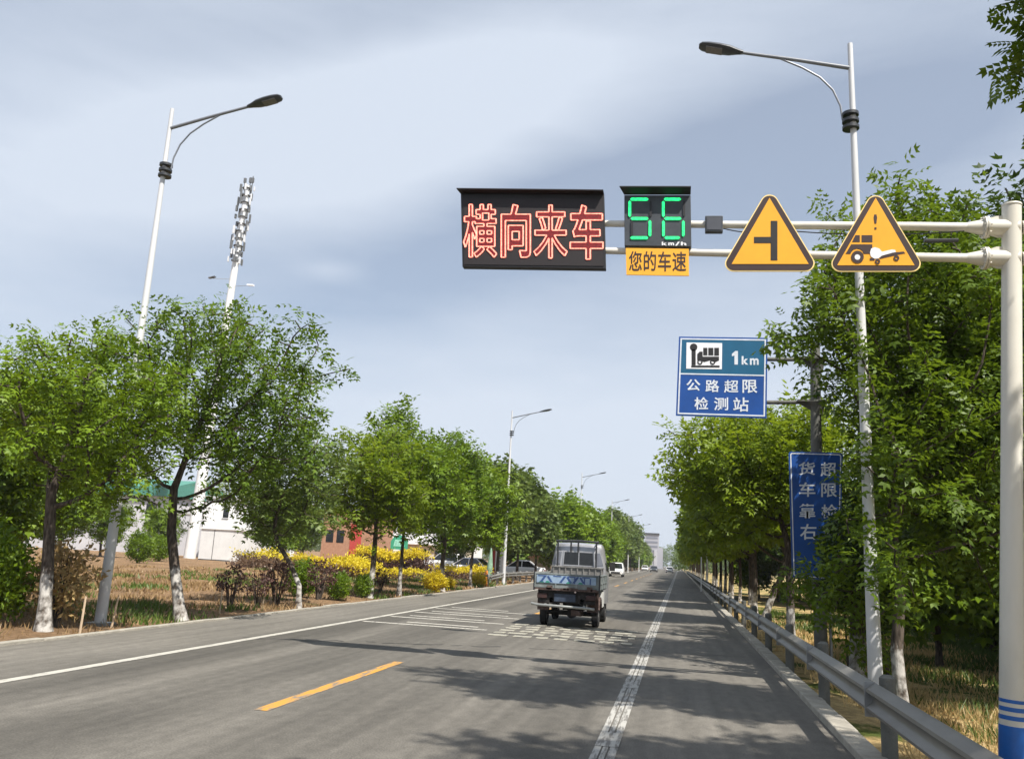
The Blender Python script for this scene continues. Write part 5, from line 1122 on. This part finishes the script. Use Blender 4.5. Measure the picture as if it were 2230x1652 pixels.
bush = make_shrub('green_bush', 'leafy green bush at the left picture edge by the nearest tree', 1.3, 1.6, LEAF, 63, 700, .2, 7, SG, .05); place(bush, -11.6, 13.4, -.03)
for x, y, s_, lab in ((*gp(655, 1300), .75, 'dark green bush wrapped round the crooked tree foot'), (*gp(735, 1306), .55, 'low green bush in front of the yellow green tree'), (*gp(790, 1300), .5, 'low green bush right of the yellow green tree'), (-13.2, 14.6, 1.2, 'tall green bush at the far left edge behind the nearest tree'), (*gp(300, 1226), 1.3, 'dark bush in the field before the workshop'), (*gp(345, 1222), 1.2, 'dark bush in the field close to the shed')):
    dup(bush, (x, y, -.03), lab, random.uniform(0, 6), s_)
drys = make_shrub('dry_shrub', 'tall dry straw coloured brush left of the white lamp foot', 1.0, 1.5, LEAF_DRY, 64, 170, .22, 10, SG, .05); place(drys, -10.75, 14.1, -.03)
dup(drys, (-17.5, 22.5, -.03), 'dry brown brush farther back in the field left of the lamp', 3, .9)
UG = 'undergrowth bushes in the wood on the right'
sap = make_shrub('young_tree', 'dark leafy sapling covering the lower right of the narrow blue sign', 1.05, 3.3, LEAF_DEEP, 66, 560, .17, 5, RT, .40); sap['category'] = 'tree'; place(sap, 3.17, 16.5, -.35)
sap2 = dup(sap, (3.75, 16.0, -.5), 'dark leafy sapling growing round the thick whitewashed trunk', 1.5, .85)
ub = make_shrub('undergrowth_bush', 'dark undergrowth bush among the trees on the right', 2.0, 1.5, LEAF_D, 65, 800, .26, 6, UG, .02); place(ub, 10.5, 24, -.9)
for k in range(34):
    x, y = random.uniform(9.5, 24), random.uniform(24, 80); dup(ub, (x, y, zr(x, y)), 'dark undergrowth bush among the trees on the right', random.uniform(0, 6), random.uniform(.7, 1.5))
# stakes
STK = pm('stake_wood', (.50, .38, .26), .8, 0, .2, 6)
mb = MB(); mb.tube([(0, 0, -.1), (.01, 0, .30), (.015, 0, .62)], [.022, .02, .016], 6); st = mb.build('wooden_stake', STK); tag(st, 'thin wooden stake between the stout tree and the white lamp', 'stake', 'wooden stakes in the dry field'); st.location = (-9.75, 13.4, -.03)
for px, py, lab in ((291, 1374, 'thin wooden stake just right of the white lamp'), (517, 1344, 'thin wooden stake before the purple shrub'), (607, 1330, 'thin wooden stake left of the crooked tree'), (20, 1405, 'wooden stake at the left picture edge')):
    c = st.copy(); COL.objects.link(c); q = gr(px, py-8); c.location = (q[0]-.45, q[1], -.03); c['label'] = lab; c.rotation_euler = (random.uniform(-.06, .06), random.uniform(-.06, .06), 0); c.scale = (1, 1, random.uniform(.8, 1.15))

# ------------------------------------------------------------------ right far small signs
p = at(1534, 1195, 62)
t = thing('cabinet_sign', 'dark box on two posts beside the right guardrail far ahead', 'roadside box', (p[0], 62, -.3)); X_ = float(p[0]); zz = float(p[2])
mb = MB(); mb.box(X_-.28, X_+.28, 62, 62.25, zz-.1, zz+.55); mb.build('box', DARKM, t, bevel=.02)
mb = MB(); mb.box(X_-.34, X_+.34, 61.9, 62.35, zz+.55, zz+.63); mb.build('lid', WHITEP, t)
for dx in (-.2, .2): mb = MB(); mb.tube([(X_+dx, 62.1, -.4), (X_+dx, 62.1, zz-.1)], .04, 8); mb.build('leg', WHITEP, t)

# ------------------------------------------------------------------ grass
def blades(name, XY, zf, h, mat, r, w=.012, lean=.45):
    n = len(XY); z = np.array([zf(x, y) for x, y in XY]) ; hh = h*r.uniform(.5, 1.4, n); a = r.uniform(0, 6.28, n); ln = r.normal(size=(n, 2))*lean*hh[:, None]
    ww = w*r.uniform(.6, 1.5, n)*np.clip(np.linalg.norm(XY, axis=1)/14, 1, 5)
    b1 = np.c_[XY[:, 0]+np.cos(a)*ww, XY[:, 1]+np.sin(a)*ww, z-.02]; b2 = np.c_[XY[:, 0]-np.cos(a)*ww, XY[:, 1]-np.sin(a)*ww, z-.02]; tp = np.c_[XY+ln, z+hh]
    V = np.stack([b1, b2, tp], 1).reshape(-1, 3); F_ = np.arange(3*n).reshape(-1, 3)
    return struct(npmesh(name, V, F_, mat, k=3), 'stuff')
def clumped(n, x0, x1, y0, y1, r, nc, sp, pw=1.0):
    c = np.c_[x0+(x1-x0)*r.uniform(0, 1, nc)**pw, y0+(y1-y0)*r.uniform(0, 1, nc)**1.5]; k = r.integers(0, nc, n); P = c[k]+r.normal(size=(n, 2))*sp
    return P
STRAW = leaf_mat('straw', (.36, .26, .11), (.62, .47, .22), .3); GRASSG = leaf_mat('grass_green', (.04, .08, .012), (.12, .18, .03), .25); STRAWB = leaf_mat('straw_brown', (.16, .10, .05), (.34, .23, .11), .2)
r = np.random.default_rng(91)
P = clumped(34000, 2.5, 10, 4, 46, r, 700, .30); P = P[P[:, 0] > 2.25]; o = blades('dry_grass', P, zr, .17, STRAW, r)
P = clumped(30000, 5.2, 15, 8, 55, r, 260, .45); P = P[P[:, 0] > 3.2]; blades('green_grass', P, zr, .22, GRASSG, r, .014)
P = clumped(30000, -30, -9.7, 9, 60, r, 520, .4, .8); P = P[P[:, 0] < -9.62]; blades('dry_field_grass', P, zl, .12, STRAWB, r)
P = clumped(14000, -26, -9.7, 10, 62, r, 130, .42, .8); P = P[P[:, 0] < -9.62]; blades('field_weeds', P, zl, .16, GRASSG, r, .014)
# distant belts of trees that read as one mass
def belt(name, x0, x1, y0, y1, h, n, mat, seed):
    r = np.random.default_rng(seed); P = np.c_[r.uniform(x0, x1, n), r.uniform(y0, y1, n), np.zeros(n)]
    P[:, 2] = h*r.uniform(0.02, 1, n)**.8*(1+.22*np.sin(P[:, 0]*.25+seed)+.15*np.sin(P[:, 0]*.7))
    V, F_ = scatter_fronds(P, r.normal(size=P.shape), 2.2, 'card', r, 0, 1); return struct(npmesh(name, V, F_, mat), 'stuff')
belt('distant_wood', -260, -14, 340, 380, 8, 5200, LEAF_P, 5)
belt('distant_wood', 2.5, 120, 340, 380, 8, 3000, LEAF_P, 6)
belt('distant_wood', -40, 30, 700, 740, 14, 1500, LEAF_P, 8)

# ------------------------------------------------------------------ haze: one box of thin air round the whole scene
mb = MB(); mb.box(-1000, 1000, -60, 1600, -6, 60)
HZ = bpy.data.materials.new('haze_air'); HZ.use_nodes = True; t = HZ.node_tree; t.nodes.clear()
o = t.nodes.new('ShaderNodeOutputMaterial'); v = t.nodes.new('ShaderNodeVolumePrincipled'); v.inputs['Color'].default_value = (.86, .90, .96, 1); v.inputs['Density'].default_value = 0.0003; v.inputs['Anisotropy'].default_value = 0.2
t.links.new(v.outputs[0], o.inputs['Volume'])
hz = mb.build('haze', HZ); struct(hz, 'stuff')
